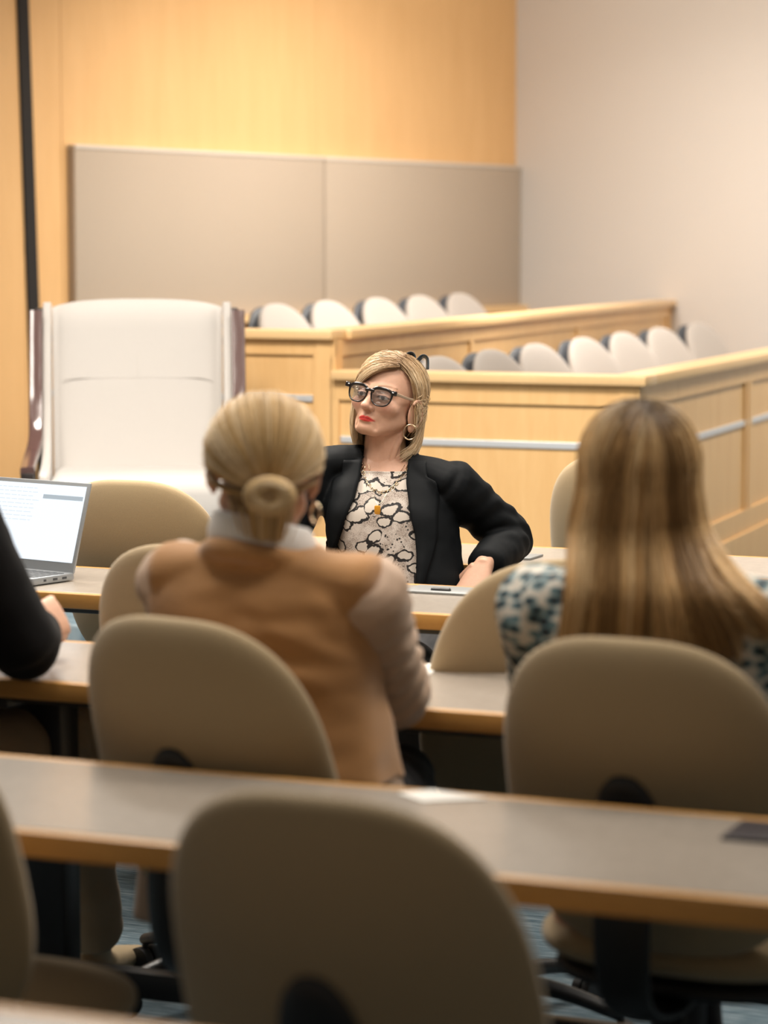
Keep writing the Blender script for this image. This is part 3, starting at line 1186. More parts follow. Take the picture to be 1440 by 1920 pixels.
def skin_colors(V, Minv, lips=None, hairc=None, brow=(0.20, 0.11, 0.06), base=(0.61, 0.36, 0.25), hairline=None, jaw=1.0, browup=0.0):
    A = np.array(Minv)
    p = V @ A[:3, :3].T + A[:3, 3]
    p[:, 2] = np.where(p[:, 2] < 0, p[:, 2] / jaw, p[:, 2])
    n = len(V)
    c = np.tile(np.array(base), (n, 1))
    x, y, z = p[:, 0], p[:, 1], p[:, 2]
    ax = np.abs(x)
    near = (np.linalg.norm(p, axis=1) < 0.17)

    def blend(mask, col, w=1.0):
        k = (np.clip(mask, 0, 1) * w * near)[:, None]
        c[:] = c * (1 - k) + np.array(col) * k
    front = (y > 0.04)
    blend(np.exp(-(((ax - 0.042) / 0.016) ** 2 + ((z + 0.03) / 0.016) ** 2)) * front, (0.60, 0.25, 0.19), 0.45)
    blend(np.exp(-((x / 0.013) ** 2 + ((z + 0.036) / 0.012) ** 2)) * (y > 0.09), (0.60, 0.27, 0.2), 0.4)
    # brows
    bz = 0.0215 + 0.0045 * np.sin((ax - 0.010) / 0.040 * 2.4) - 0.003 + browup
    blend(np.clip(1.6 - np.abs(z - bz) / 0.0024, 0, 1) * (ax > 0.011) * (ax < 0.051) * front, brow, 0.75)
    # eyes: whites, iris, lids line
    e = ((ax - 0.031) / 0.0125) ** 2 + ((z + 0.0012) / 0.0052) ** 2
    eye = (e < 1.0) & (y > 0.055) & (y < 0.095)
    c[eye] = (0.62, 0.56, 0.52)
    ir = ((ax - 0.031) ** 2 + (z + 0.0005) ** 2 < 0.0056 ** 2) & eye
    c[ir] = (0.05, 0.05, 0.055)
    lid = (e >= 1.0) & (e < 1.7) & (z > -0.001) & (y > 0.055) & (y < 0.1)
    c[lid] = (0.10, 0.05, 0.04)
    blend(np.clip(1.5 - ((ax - 0.031) / 0.018) ** 2 - ((z - 0.004) / 0.012) ** 2, 0, 1) * front * ~eye * ~lid, (0.36, 0.18, 0.13), 0.35)
    # lips
    if lips is not None:
        t = np.clip(ax / 0.0235, 0, 1)
        up = -0.0598 - 0.0105 * t ** 1.5 + 0.0014 * np.cos(np.clip(ax / 0.006, 0, 1) * PI) * -1
        dn = -0.0785 + 0.0062 * t ** 1.9
        w = np.minimum(np.clip((up - z) / 0.0022, 0, 1), np.clip((z - dn) / 0.0022, 0, 1)) * (ax < 0.0240) * (y > 0.06)
        blend(w, lips, 0.95)
        mid = -0.0678 - 0.0044 * t ** 1.5
        blend(np.clip(1.3 - np.abs(z - mid) / 0.0011, 0, 1) * (ax < 0.0245) * (y > 0.06), (0.16, 0.02, 0.02), 0.85)  # shade of the mouth crease put into the skin colour
    # nostrils
    blend(np.clip(1.4 - ((ax - 0.0066) / 0.0036) ** 2 - ((y - 0.1035) / 0.005) ** 2, 0, 1) * (z < -0.0405) * (z > -0.052), (0.10, 0.03, 0.025), 0.9)
    # scalp in the hair colour
    if hairc is not None:
        hl = hairline if hairline is not None else (lambda x, y, z: (z > 0.075 - 0.9 * (0.075 - y) * (y < 0.075)) | (y < -0.02))
        sc = hl(x, y, z) & near & ~((ax > 0.07) & (np.abs(z + 0.004) < 0.035) & (y > -0.03))
        c[sc] = hairc
    return c


def strands(name, P, r, cols, parent, mat=M_HAIR, label=None):
    """P (N,K,3) polylines -> one mesh of thin tapering 3-sided hairs; r (K,) radii; cols (N,K,3)"""
    N_, K = P.shape[:2]
    T = np.gradient(P, axis=1)
    T /= np.linalg.norm(T, axis=2, keepdims=True) + 1e-9
    ref = np.array([0.31, 0.23, 0.11])
    ref = rng.normal(size=(N_, 1, 3))
    a = np.cross(T, ref)
    a /= np.linalg.norm(a, axis=2, keepdims=True) + 1e-9
    b = np.cross(T, a)
    rr = np.asarray(r).reshape(1, K, 1) if np.ndim(r) == 1 else np.asarray(r)[..., None]
    ring = [P + (a * math.cos(q) + b * math.sin(q)) * rr for q in (0, 2 * PI / 3, 4 * PI / 3)]
    V = np.stack(ring, 2).reshape(-1, 3)
    base = (np.arange(N_) * K * 3)[:, None, None]
    k = np.arange(K - 1)[None, :, None] * 3
    j = np.arange(3)[None, None, :]
    i0 = base + k + j
    i1 = base + k + (j + 1) % 3
    quad = np.stack([i0, i1, i1 + 3, i0 + 3], -1).reshape(-1, 4)
    me = bpy.data.meshes.new(name)
    me.vertices.add(len(V))
    me.vertices.foreach_set('co', V.ravel())
    me.loops.add(quad.size)
    me.loops.foreach_set('vertex_index', quad.ravel().astype(np.int32))
    me.polygons.add(len(quad))
    me.polygons.foreach_set('loop_start', np.arange(0, quad.size, 4, dtype=np.int32))
    me.update(calc_edges=True)
    me.polygons.foreach_set('use_smooth', [True] * len(quad))
    set_color(me, np.repeat(cols.reshape(-1, 3), 3, axis=0))
    o = obj(name, me, mat, parent)
    if label:
        o['label'] = label
    return o


def resample(P, K):
    """(N,k,3) control polylines -> (N,K,3) by Catmull-Rom"""
    N_, k = P.shape[:2]
    Q = np.concatenate([2 * P[:, :1] - P[:, 1:2], P, 2 * P[:, -1:] - P[:, -2:-1]], 1)
    out = np.empty((N_, K, 3))
    for m, u in enumerate(np.linspace(0, k - 1, K)):
        i = min(int(u), k - 2)
        t = u - i
        p0, p1, p2, p3 = Q[:, i], Q[:, i + 1], Q[:, i + 2], Q[:, i + 3]
        out[:, m] = 0.5 * (2 * p1 + (p2 - p0) * t + (2 * p0 - 5 * p1 + 4 * p2 - p3) * t * t + (3 * p1 - p0 - 3 * p2 + p3) * t ** 3)
    return out


def slerp(a, b, t):
    """unit vectors (N,3), t (K,) -> (N,K,3)"""
    a = a / np.linalg.norm(a, axis=1, keepdims=True)
    b = b / np.linalg.norm(b, axis=1, keepdims=True)
    w = np.arccos(np.clip((a * b).sum(1), -0.999, 0.999))[:, None, None]
    t = np.asarray(t)
    t = t[None, :, None] if t.ndim == 1 else t[..., None]
    return (np.sin((1 - t) * w) * a[:, None] + np.sin(t * w) * b[:, None]) / np.sin(w)


def hair_cols(N_, K, clump, palette, root=None, rootlen=0.2, var=0.06, cmix=0.5, hmix=0.28):
    """colour per clump from a palette, small variation per hair, darker roots"""
    pal = np.array(palette)
    nc = clump.max() + 1
    cc = pal[rng.integers(0, len(pal), nc)]
    w = rng.random((nc, 1))
    cc = cc * (1 - w * cmix) + pal[rng.integers(0, len(pal), nc)] * w * cmix
    h = cc[clump]
    mixm = rng.random((N_, 1)) * hmix
    h = h * (1 - mixm) + pal[rng.integers(0, len(pal), N_)] * mixm
    h *= 1 + rng.normal(size=(N_, 1)) * var
    c = np.repeat(h[:, None], K, 1)
    if root is not None:
        t = np.linspace(0, 1, K)[None, :, None]
        k = np.clip(1 - t / rootlen, 0, 1) * 0.85
        c = c * (1 - k) + np.array(root) * k
    return np.clip(c, 0.005, 0.95)


def sections(secs, cfun, L, F, off=0.0, n=56, exp=2.35, fun=None):
    """torso rings: secs (z, half width, depth front, depth back); cfun(z) -> xy centre; L, F unit xy vectors"""
    rings = []
    Lv, Fv = np.array([L[0], L[1], 0.0]), np.array([F[0], F[1], 0.0])
    S = crom(np.array(secs, float), (len(secs) - 1) * 5 + 1)
    th = np.linspace(0, 2 * PI, n, endpoint=False)
    for z, a, f, b in S:
        c = cfun(z)
        ct, st = np.cos(th), np.sin(th)
        ct = np.sign(ct) * np.abs(ct) ** (2 / exp)
        st = np.sign(st) * np.abs(st) ** (2 / exp)
        dep = np.where(st > 0, f + off, b + off)
        l, q = ct * (a + off), st * dep
        if fun is not None:
            l, q = fun(z, th, l, q)
        rings.append(np.array([c[0], c[1], z]) + np.outer(l, Lv) + np.outer(q, Fv))
    return rings


def lerp_c(tab):
    Z = [t[0] for t in tab]

    def f(z):
        return (np.interp(z, Z, [t[1] for t in tab]), np.interp(z, Z, [t[2] for t in tab]))
    return f


def wrinkle(s, amp=0.004, freq=22.0, seed=0.0, stretch=(1, 1, 1), region=None):
    """soft cloth folds: displace along normals by smooth noise"""
    V, F = s
    me = mesh_from('w', s)
    N_ = np.empty(len(V) * 3)
    me.vertices.foreach_get('normal', N_)
    bpy.data.meshes.remove(me)
    N_ = N_.reshape(-1, 3)
    d = np.empty(len(V))
    for i, v in enumerate(V):
        q = Vector((v[0] * freq * stretch[0] + seed, v[1] * freq * stretch[1], v[2] * freq * stretch[2]))
        d[i] = mnoise.noise(q) + 0.4 * mnoise.noise(q * 2.3)
    w = 1.0 if region is None else region(V)
    return V + N_ * (d * amp * w)[:, None], F


def folds(s, centers, amp=0.006, wl=0.03, radius=0.10):
    """directional folds around given points: each (point, direction across the folds)"""
    V, F = s
    me = mesh_from('w', s)
    N_ = np.empty(len(V) * 3)
    me.vertices.foreach_get('normal', N_)
    bpy.data.meshes.remove(me)
    N_ = N_.reshape(-1, 3)
    d = np.zeros(len(V))
    for c, dr in centers:
        dr = np.array(dr, float)
        dr /= np.linalg.norm(dr)
        q = V - np.array(c)
        w = np.exp(-(np.linalg.norm(q, axis=1) / radius) ** 2)
        ph = (q @ dr) / wl * 2 * PI
        nz = np.array([mnoise.noise(Vector(v * 18)) for v in V]) if len(V) < 40000 else 0
        d += w * np.sin(ph + 2.2 * nz) * amp
    return V + N_ * d[:, None], F


def cloth(name, color, var=0.06, rough=0.85, sheen=0.2, weave=900.0, bstr=0.2):
    return fabric(name, color, var, weave, rough, bstr, sheen)


def local(s, o):
    return s[0] - np.array(o.location), s[1]
# ------------------------------------------------------------------ the woman in the black blazer (faces the camera)
def snake_mat():
    m, N, L, b = new_mat('snake_print')
    v = coords(N, L)
    nz = noise_tex(N, L, v, 17.0, 3.0)
    add = N.new('ShaderNodeVectorMath')
    add.operation = 'MULTIPLY_ADD'
    L.new(nz.outputs['Color'], add.inputs[0])
    add.inputs[1].default_value = (0.055, 0.055, 0.045)
    L.new(v, add.inputs[2])
    mp = N.new('ShaderNodeMapping')
    mp.inputs['Scale'].default_value = (1.0, 1.0, 1.35)
    L.new(add.outputs[0], mp.inputs['Vector'])

    def vor(scale, feat, vec):
        t = N.new('ShaderNodeTexVoronoi')
        t.feature = feat
        t.inputs['Scale'].default_value = scale
        L.new(vec, t.inputs['Vector'])
        return t
    sx_ = N.new('ShaderNodeSeparateXYZ')
    L.new(mp.outputs['Vector'], sx_.inputs[0])
    cx_ = N.new('ShaderNodeCombineXYZ')
    L.new(sx_.outputs[0], cx_.inputs[0])
    L.new(sx_.outputs[2], cx_.inputs[1])
    f1 = vor(21.0, 'F1', cx_.outputs[0])
    f1.voronoi_dimensions = '2D'
    # fine scales
    fine = vor(300.0, 'DISTANCE_TO_EDGE', v)
    fcol = ramp(N, L, fine.outputs['Distance'], [(0.03, (0.16, 0.12, 0.10)), (0.16, (0.47, 0.405, 0.35))])
    n2 = noise_tex(N, L, v, 26.0, 2.0)
    fcol = mixc(N, L, ramp(N, L, n2.outputs['Fac'], [(0.44, (0, 0, 0)), (0.60, (1, 1, 1))]), fcol, mixc(N, L, 0.45, fcol, (0.68, 0.62, 0.57)))
    spk = vor(120.0, 'F1', v)
    n4 = noise_tex(N, L, v, 20.0, 2.0)
    spot = N.new('ShaderNodeMath')
    spot.operation = 'GREATER_THAN'
    L.new(n4.outputs['Fac'], spot.inputs[0])
    spot.inputs[1].default_value = 0.56
    spk_b = ramp(N, L, spk.outputs['Distance'], [(0.26, (1, 1, 1)), (0.34, (0, 0, 0))])
    sp = N.new('ShaderNodeMath')
    sp.operation = 'MULTIPLY'
    L.new(spk_b, sp.inputs[0])
    L.new(spot.outputs[0], sp.inputs[1])
    fcol = mixc(N, L, sp.outputs[0], fcol, (0.02, 0.017, 0.016))
    jag = noise_tex(N, L, v, 190.0, 1.0)
    js = N.new('ShaderNodeMath')
    js.operation = 'MULTIPLY_ADD'
    L.new(jag.outputs['Fac'], js.inputs[0])
    js.inputs[1].default_value = 0.12
    L.new(f1.outputs['Distance'], js.inputs[2])
    # cell by cell: some blotches are ringed in black around a pale heart, others dissolve into scales
    ring = ramp(N, L, js.outputs[0], [(0.0, (0.0, 0.0, 0.0)), (0.365, (0, 0, 0)), (0.38, (1, 1, 1)), (0.495, (1, 1, 1)), (0.51, (0, 0, 0))], 'LINEAR')
    heart = ramp(N, L, js.outputs[0], [(0.36, (1, 1, 1)), (0.38, (0, 0, 0))])
    sel = N.new('ShaderNodeSeparateColor')
    L.new(f1.outputs['Color'], sel.inputs[0])
    on = N.new('ShaderNodeMath')
    on.operation = 'GREATER_THAN'
    L.new(sel.outputs[0], on.inputs[0])
    on.inputs[1].default_value = 0.10

    def mul(a, c):
        q = N.new('ShaderNodeMath')
        q.operation = 'MULTIPLY'
        L.new(a, q.inputs[0])
        L.new(c, q.inputs[1])
        return q.outputs[0]
    c = mixc(N, L, mul(heart, on.outputs[0]), fcol, (0.50, 0.445, 0.39))
    c = mixc(N, L, mul(ring, on.outputs[0]), c, (0.014, 0.012, 0.012))
    L.new(c, b.inputs['Base Color'])
    b.inputs['Roughness'].default_value = 0.6
    b.inputs['Specular IOR Level'].default_value = 0.25
    return m


def woman_blazer():
    root = thing('person', 'woman in black blazer and snake-print top with black glasses, elbow on the table behind her', 'person', (-2.47, 5.92, 0))
    F = Vector((0.139, -0.990)).normalized()
    Lf = Vector((-F.y, F.x))
    L3 = Vector((Lf.x, Lf.y, 0))
    F3 = Vector((F.x, F.y, 0))
    cf = lerp_c([(0.45, -2.455, 5.925), (0.72, -2.50, 5.985), (0.90, -2.555, 6.045), (1.05, -2.572, 6.065)])
    secs = [(0.48, 0.160, 0.115, 0.115), (0.60, 0.152, 0.112, 0.105), (0.72, 0.136, 0.108, 0.092), (0.81, 0.140, 0.122, 0.090),
            (0.87, 0.146, 0.126, 0.088), (0.925, 0.140, 0.098, 0.084), (0.960, 0.108, 0.070, 0.072), (0.985, 0.072, 0.058, 0.060)]
    # head
    HF = Vector((-0.105, -0.994)).normalized()
    HM = head_matrix((-2.5605, 6.054, 1.127), HF, pitch=11, roll=9, s=0.955)
    JAW = 0.865
    shL, elL, wrL = Vector((-2.405, 6.050, 0.928)), Vector((-2.300, 6.215, 0.785)), Vector((-2.285, 5.985, 0.742))
    shR, elR, wrR = Vector((-2.715, 5.990, 0.962)), Vector((-2.79, 5.84, 0.72)), Vector((-2.60, 5.74, 0.655))
    hv, hf = head_shape(1.0)
    body = [xf(flip((jaw_warp(hv, JAW), hf)), HM), xf(flip(ear(1, 1.22, (0.005, 0.003, -0.020))), HM), xf(flip(ear(-1)), HM)]
    nb = HM @ Vector((0, -0.020, -0.055))
    body.append(tube([tuple(nb), tuple(nb.lerp(Vector((-2.572, 6.062, 0.99)), 0.55)), (-2.570, 6.062, 0.985), (-2.568, 6.058, 0.93)],
                     [(0.049, 0.052), (0.050, 0.051), (0.055, 0.054), (0.075, 0.062)], n=28, m=25, up=(F.x, F.y, 0)))
    # neck tendons
    for sx in (-1, 1):
        a = HM @ Vector((sx * 0.052, -0.02, -0.058))
        bq = Vector((-2.568, 6.058, 0.958)) + L3 * (sx * 0.016) + F3 * 0.045
        body.append(tube([tuple(a), tuple(a.lerp(bq, 0.5) + F3 * 0.006), tuple(bq)], [0.011, 0.0095, 0.008], n=10, m=13))
    body.append(ring_loft(sections([(z, a - 0.012, f - 0.012, b - 0.012) for z, a, f, b in secs], cf, Lf, F, 0.0)))
    for sh, el, wr in ((shL, elL, wrL), (shR, elR, wrR)):
        body.append(tube([tuple(sh), tuple(sh.lerp(el, .5)), tuple(el)], [0.050, 0.045, 0.040], n=18, m=13))
        body.append(tube([tuple(el), tuple(el.lerp(wr, .4)), tuple(wr)], [0.040, 0.037, 0.023], n=18, m=13))
    hd = Vector((-0.05, -0.35, -0.30))
    body += hand(tuple(wrL), (-0.22, -0.60, -0.76), (-0.1, 0.80, -0.60), 1, curl=(0.6, 0.9, 0.6), thumb=1.0, s=0.95)
    body += hand(tuple(wrR), (0.75, -0.5, -0.25), (0.0, -0.2, -1.0), -1, curl=(0.25, 0.4, 0.3), s=0.95)
    V, Fc = fuse(body, 0.0019, 3, 0.4)
    cols = skin_colors(V, HM.inverted(), lips=(0.72, 0.010, 0.020), hairc=(0.30, 0.19, 0.10), brow=(0.20, 0.11, 0.06), jaw=JAW, browup=0.007, hairline=lambda x, y, z: ((z > 0.078) & (y < 0.055)) | (y < -0.015) | ((x < 0) & (z > 0.03) & (y < 0.055)))
    me = mesh_from('body', local((V, Fc), root))
    set_color(me, cols)
    obj('body', me, M_SKIN, root)

    # blouse
    M_SNAKE = snake_mat()
    bl = sections(secs[:-1] + [(0.972, 0.090, 0.066, 0.068)], cf, Lf, F, 0.003)
    for rg in bl:
        qf = (rg[:, 0] - (-2.570)) * F.x + (rg[:, 1] - 6.062) * F.y
        rg[:, 2] -= 0.013 * np.clip((rg[:, 2] - 0.935) / 0.03, 0, 1) * np.clip(qf / 0.05, 0, 1)
    bl = wrinkle(ring_loft(bl, cap=False), 0.0035, 13.0, 3.0)
    o = obj('blouse', local(bl, root), M_SNAKE, root, solidify=0.003, offset=-1)
    o['label'] = 'snake-print top'
    _j = join(bl, (V, Fc))
    blouse_bvh = BVHTree.FromPolygons([Vector(v) for v in _j[0]], _j[1])

    # blazer: one fused surface, opened along the front
    neck_c = Vector((-2.570, 6.062))
    sec2 = [(0.50, 0.185, 0.135, 0.130), (0.60, 0.176, 0.128, 0.120), (0.72, 0.158, 0.124, 0.108), (0.81, 0.160, 0.132, 0.104),
            (0.87, 0.166, 0.136, 0.100), (0.925, 0.162, 0.108, 0.096), (0.957, 0.130, 0.082, 0.084), (0.988, 0.080, 0.066, 0.070)]
    blz = [ring_loft(sections(sec2, cf, Lf, F, 0.0))]
    for sx, sh, el, wr in ((1, shL, elL, wrL), (-1, shR, elR, wrR)):
        nk = Vector((neck_c.x, neck_c.y, 0.962 if sx > 0 else 0.978)) + L3 * (0.055 * sx)
        sp = sh + Vector((0, 0, 0.004)) + L3 * (0.018 * sx)
        blz.append(tube([tuple(nk), tuple(nk.lerp(sp, 0.55) + Vector((0, 0, 0.004))), tuple(sp)], [(0.056, 0.040), (0.060, 0.042), (0.064, 0.046)], n=20, m=19, up=(0, 0, 1)))
        mid = sh.lerp(el, 0.5)
        blz.append(tube([tuple(sh + L3 * 0.008 * sx), tuple(mid + Vector((0, 0, 0.006))), tuple(el)], [(0.063, 0.066), (0.058, 0.060), (0.056, 0.057)], n=24, m=21))
        fe = el.lerp(wr, 0.90)
        blz.append(tube([tuple(el), tuple(el.lerp(wr, 0.5)), tuple(fe)], [(0.056, 0.056), (0.053, 0.050), (0.047, 0.043)], n=24, m=17))
    blz = fuse(blz, 0.0042, 6, 0.5)
    blz = wrinkle(blz, 0.0030, 16.0, 8.0)
    blz = folds(blz, [(tuple(elL + Vector((-0.02, -0.05, 0.03))), (0.4, -0.3, -0.7)), (tuple(elL), (0.3, -0.8, -0.3)), (tuple(shL.lerp(elL, 0.45)), (0.5, 0.2, -0.8))], 0.0042, 0.042, 0.07)
    V, Fc = blz
    bvh = BVHTree.FromPolygons([Vector(v) for v in V], Fc)
    l = (V[:, 0] - neck_c.x) * Lf.x + (V[:, 1] - neck_c.y) * Lf.y
    q = (V[:, 0] - neck_c.x) * F.x + (V[:, 1] - neck_c.y) * F.y
    ZK = [0.50, 0.71, 0.77, 0.82, 0.90, 0.95, 1.03]
    LK = [-0.080, -0.100, -0.090, -0.070, -0.042, -0.040, -0.045]
    RK = [0.150, 0.134, 0.130, 0.122, 0.098, 0.082, 0.070]
    lo, hi = np.interp(V[:, 2], ZK, LK), np.interp(V[:, 2], ZK, RK)
    cz = np.array([cf(z) for z in V[:, 2]])
    qc = (cz[:, 0] - neck_c.x) * F.x + (cz[:, 1] - neck_c.y) * F.y
    inside = (l > lo) & (l < hi) & (q > qc + 0.005)
    rr = np.hypot(V[:, 0] - neck_c.x, V[:, 1] - neck_c.y)
    inside |= (rr < 0.066) & (V[:, 2] > 0.945)
    keep = [f for f in Fc if not all(inside[i] for i in f)]
    used = np.unique(np.concatenate([np.array(f) for f in keep]))
    mp = -np.ones(len(V), int)
    mp[used] = np.arange(len(used))
    # snap the leftover inner verts to the cut line so the front edges run clean
    V2 = V.copy()
    ins = inside & (np.abs(q) > -1)
    dl = np.where(np.abs(l - lo) < np.abs(l - hi), lo - l, hi - l)
    fr = ins & (rr >= 0.066)
    V2[fr, 0] += dl[fr] * Lf.x
    V2[fr, 1] += dl[fr] * Lf.y
    M_BLZ = cloth('black_suiting', (0.0035, 0.0045, 0.0056), 0.25, 0.70, 0.0, 1200, 0.12)
    M_BLZ.node_tree.nodes['Principled BSDF'].inputs['Specular IOR Level'].default_value = 0.12
    jk = obj('blazer', local((V2[used], [tuple(mp[i] for i in f) for f in keep]), root), M_BLZ, root, solidify=0.006, offset=-1)

    def on_front(lv, z, bump_=0.006, bv=None):
        c = Vector((neck_c.x, neck_c.y, z)) + L3 * lv
        hit = (bv or bvh).ray_cast(c + F3 * 0.6, -F3)
        if hit[0] is None:
            return c + F3 * 0.10
        return hit[0] + F3 * bump_
    zs = np.linspace(0.985, 0.70, 40)
    for sx in (1, -1):
        grid = []
        for z in zs:
            e = np.interp(z, ZK, RK if sx > 0 else LK)
            if z > 0.945:
                w = np.interp(z, [0.945, 0.985], [0.046, 0.040])
            else:
                w = np.interp(z, [0.70, 0.80, 0.932, 0.945], [0.012, 0.040, 0.066, 0.062])
            row = [tuple(on_front(e + sx * w * u, z, 0.004 + 0.006 * math.sin(u * PI * 0.9 + 0.25)) - Vector(root.location)) for u in np.linspace(-0.08, 1, 9)]
            grid.append(row)
        Vg = np.array(grid).reshape(-1, 3)
        Fg = []
        for a in range(len(zs) - 1):
            for b_ in range(8):
                i = a * 9 + b_
                fq = (i, i + 1, i + 10, i + 9)
                Fg.append(fq if sx > 0 else fq[::-1])
        obj('lapel', (Vg, Fg), M_BLZ, jk, solidify=0.006, offset=0)
    # collar round the back of the neck
    th = np.linspace(math.radians(-20), math.radians(200), 30)
    crings = []
    for a in th:
        d = L3 * math.cos(a) - F3 * math.sin(a)
        c = Vector((neck_c.x, neck_c.y, 0.0)) + d * 0.066
        prof = [(0.0, 0.955), (0.003, 0.985), (0.004, 1.000), (0.010, 1.004), (0.020, 0.990), (0.030, 0.965), (0.026, 0.955)]
        crings.append(np.array([tuple(c + d * p + Vector((0, 0, z)) - Vector(root.location)) for p, z in prof]))
    obj('collar', ring_loft(crings), M_BLZ, jk)

    # trousers and shoes
    M_TR = cloth('black_trousers', (0.012, 0.012, 0.014), 0.2, 0.7, 0.1)
    hipL, hipR = Vector((-2.42, 5.90, 0.53)), Vector((-2.52, 5.86, 0.53))
    knL, knR = Vector((-2.12, 5.62, 0.575)), Vector((-2.26, 5.50, 0.56))
    anL, anR = Vector((-2.12, 5.52, 0.11)), Vector((-2.24, 5.36, 0.11))
    tr = [ellipsoid((-2.465, 5.905, 0.545), (0.165, 0.14, 0.085))]
    for h, k, a in ((hipL, knL, anL), (hipR, knR, anR)):
        tr.append(tube([tuple(h), tuple(h.lerp(k, .5)), tuple(k)], [0.085, 0.078, 0.064], n=20, m=15))
        tr.append(tube([tuple(k), tuple(k.lerp(a, .4)), tuple(a)], [0.064, 0.062, 0.056], n=20, m=15))
    tr = wrinkle(fuse(tr, 0.008, 4), 0.004, 14, 2)
    obj('trousers', local(tr, root), M_TR, root)
    for a in (anL, anR):
        s = fuse([tube([(a.x, a.y + 0.04, 0.035), (a.x - 0.0, a.y - 0.05, 0.034), (a.x - 0.0, a.y - 0.15, 0.024)], [(0.032, 0.032), (0.040, 0.030), (0.024, 0.018)], n=18, m=17),
                  tube([(a.x, a.y + 0.01, 0.04), (a.x, a.y + 0.01, 0.13)], [0.034, 0.036], n=16, m=5)], 0.006, 3)
        V, Fq = s
        V[:, 2] = np.maximum(V[:, 2], 0.001)
        obj('shoe', local((V, Fq), root), M_BLACK, root)

    # ---------------- hair: side-parted chin-length bob
    N_ = 8500
    K = 15
    c0 = np.array((0, -0.012, 0.026))
    r0 = np.array((0.0865, 0.1045, 0.0985))
    nc = 230
    cl_side = rng.random(nc)
    # azimuth of each lock: 0 front, + her left
    phi_c = np.where(cl_side < 0.5, rng.uniform(-180, -47, nc), rng.uniform(121, 180, nc))
    temple = rng.random(nc) < 0.085
    phi_c = np.where(temple, rng.uniform(84, 104, nc), phi_c)
    extra = rng.random(nc) < 0.22
    phi_c = np.where(extra, rng.uniform(-80, -44, nc), phi_c)
    clump = rng.integers(0, nc, N_)
    dphi = rng.normal(size=N_) * 4.5
    crad = (rng.normal(size=nc) * 0.018)[clump]
    cbend = (rng.normal(size=nc) * 5.0)[clump]
    cfr = rng.uniform(2.0, 4.5, nc)[clump]
    wisp = temple[clump]
    phi = np.radians(phi_c[clump] + dphi)
    aphi = np.abs(np.degrees(phi))
    u = np.clip((aphi - 50) / 130, 0, 1) + rng.normal(size=N_) * 0.06
    u = np.clip(u, 0.0, 1)
    roots = crom(np.array([(0.42, 0.66, 0.62), (0.38, 0.42, 0.82), (0.24, 0.0, 0.97), (0.08, -0.55, 0.83)]), 100)
    R = roots[(u * 99).astype(int)] + rng.normal(size=(N_, 3)) * 0.025
    E = np.stack([np.sin(phi), np.cos(phi), np.full(N_, -0.12)], 1)
    t0 = rng.random(N_) ** 2 * 0.30
    tt = t0[:, None] + (1 - t0[:, None]) * np.linspace(0, 1, 7)[None]
    arc = slerp(R, E, tt)
    lift = 1.0 + 0.035 * np.sin(np.clip(tt, 0, 1) * PI)[..., None]
    layer = (rng.random(N_) ** 0.6 * 0.12 + 0.895 + crad)[:, None, None]
    P1 = c0 + arc * r0 * lift * layer
    depth = layer[:, 0, 0]
    zend = -0.122 - 0.010 * (aphi > 100) + 0.012 * (phi < 0) * (aphi < 100) + rng.normal(size=N_) * 0.006
    zend = np.where(wisp, -0.022 + rng.normal(size=N_) * 0.022, zend)
    nlow = 6
    P2 = np.empty((N_, nlow, 3))
    ecen = c0[:2]
    for k in range(nlow):
        f = (k + 1) / nlow
        z = 0.015 * (1 - f) + zend * f
        m = np.where(phi > 0, np.interp(f, [0, 0.35, 0.7, 0.9, 1.0], [1.0, 1.07, 1.12, 1.08, 0.97]), np.interp(f, [0, 0.35, 0.7, 0.9, 1.0], [1.0, 1.02, 0.99, 0.90, 0.82]))
        fwd_curl = np.where((phi > 0) & (aphi < 150) & ~wisp, -34.0 * (150 - aphi) / 30.0, 0.0) * f ** 2.4
        spread = np.radians(phi_c[clump] + dphi * (1 - 0.6 * f) + cbend * np.sin(f * cfr + clump) + fwd_curl)
        # strands beside the face hang straight down near the jaw
        xx = np.sin(spread) * r0[0] * m * depth * np.where(aphi < 90, 1.0 - 0.04 * f, 1.0)
        yy = np.cos(spread) * r0[1] * m * depth * np.where(aphi < 80, 1.0 - 0.25 * f, 1.0)
        P2[:, k] = np.stack([ecen[0] + xx, ecen[1] + yy, z], 1)
    P = resample(np.concatenate([P1, P2], 1), K)
    cols = hair_cols(N_, K, clump, [(0.70, 0.52, 0.32), (0.56, 0.385, 0.21), (0.84, 0.70, 0.51), (0.38, 0.235, 0.115), (0.78, 0.62, 0.42)], root=(0.27, 0.16, 0.08), rootlen=0.22)
    Mh = np.array(HM)
    Pw = P @ Mh[:3, :3].T + Mh[:3, 3] - np.array(root.location)
    rad = 0.00075 * np.interp(np.linspace(0, 1, K), [0, 0.1, 0.8, 1], [0.8, 1, 1, 0.35])
    o = strands('hair', Pw, rad, cols, root)
    o['label'] = 'chin-length blonde bob with side-swept fringe'

    # ---------------- glasses
    M_ACE = plain('black_acetate', (0.012, 0.009, 0.008), 0.18, 0.0, 0.6)
    M_TEMPLE = plain('clear_beige_temple', (0.42, 0.31, 0.22), 0.25)
    M_LENS = plain('glass_lens', (0.08, 0.085, 0.085), 0.03, 0.0, 0.35, alpha=0.26)
    Ml = Matrix(np.array(HM)) if False else HM
    inv = Matrix.Translation(-Vector(root.location)) @ HM

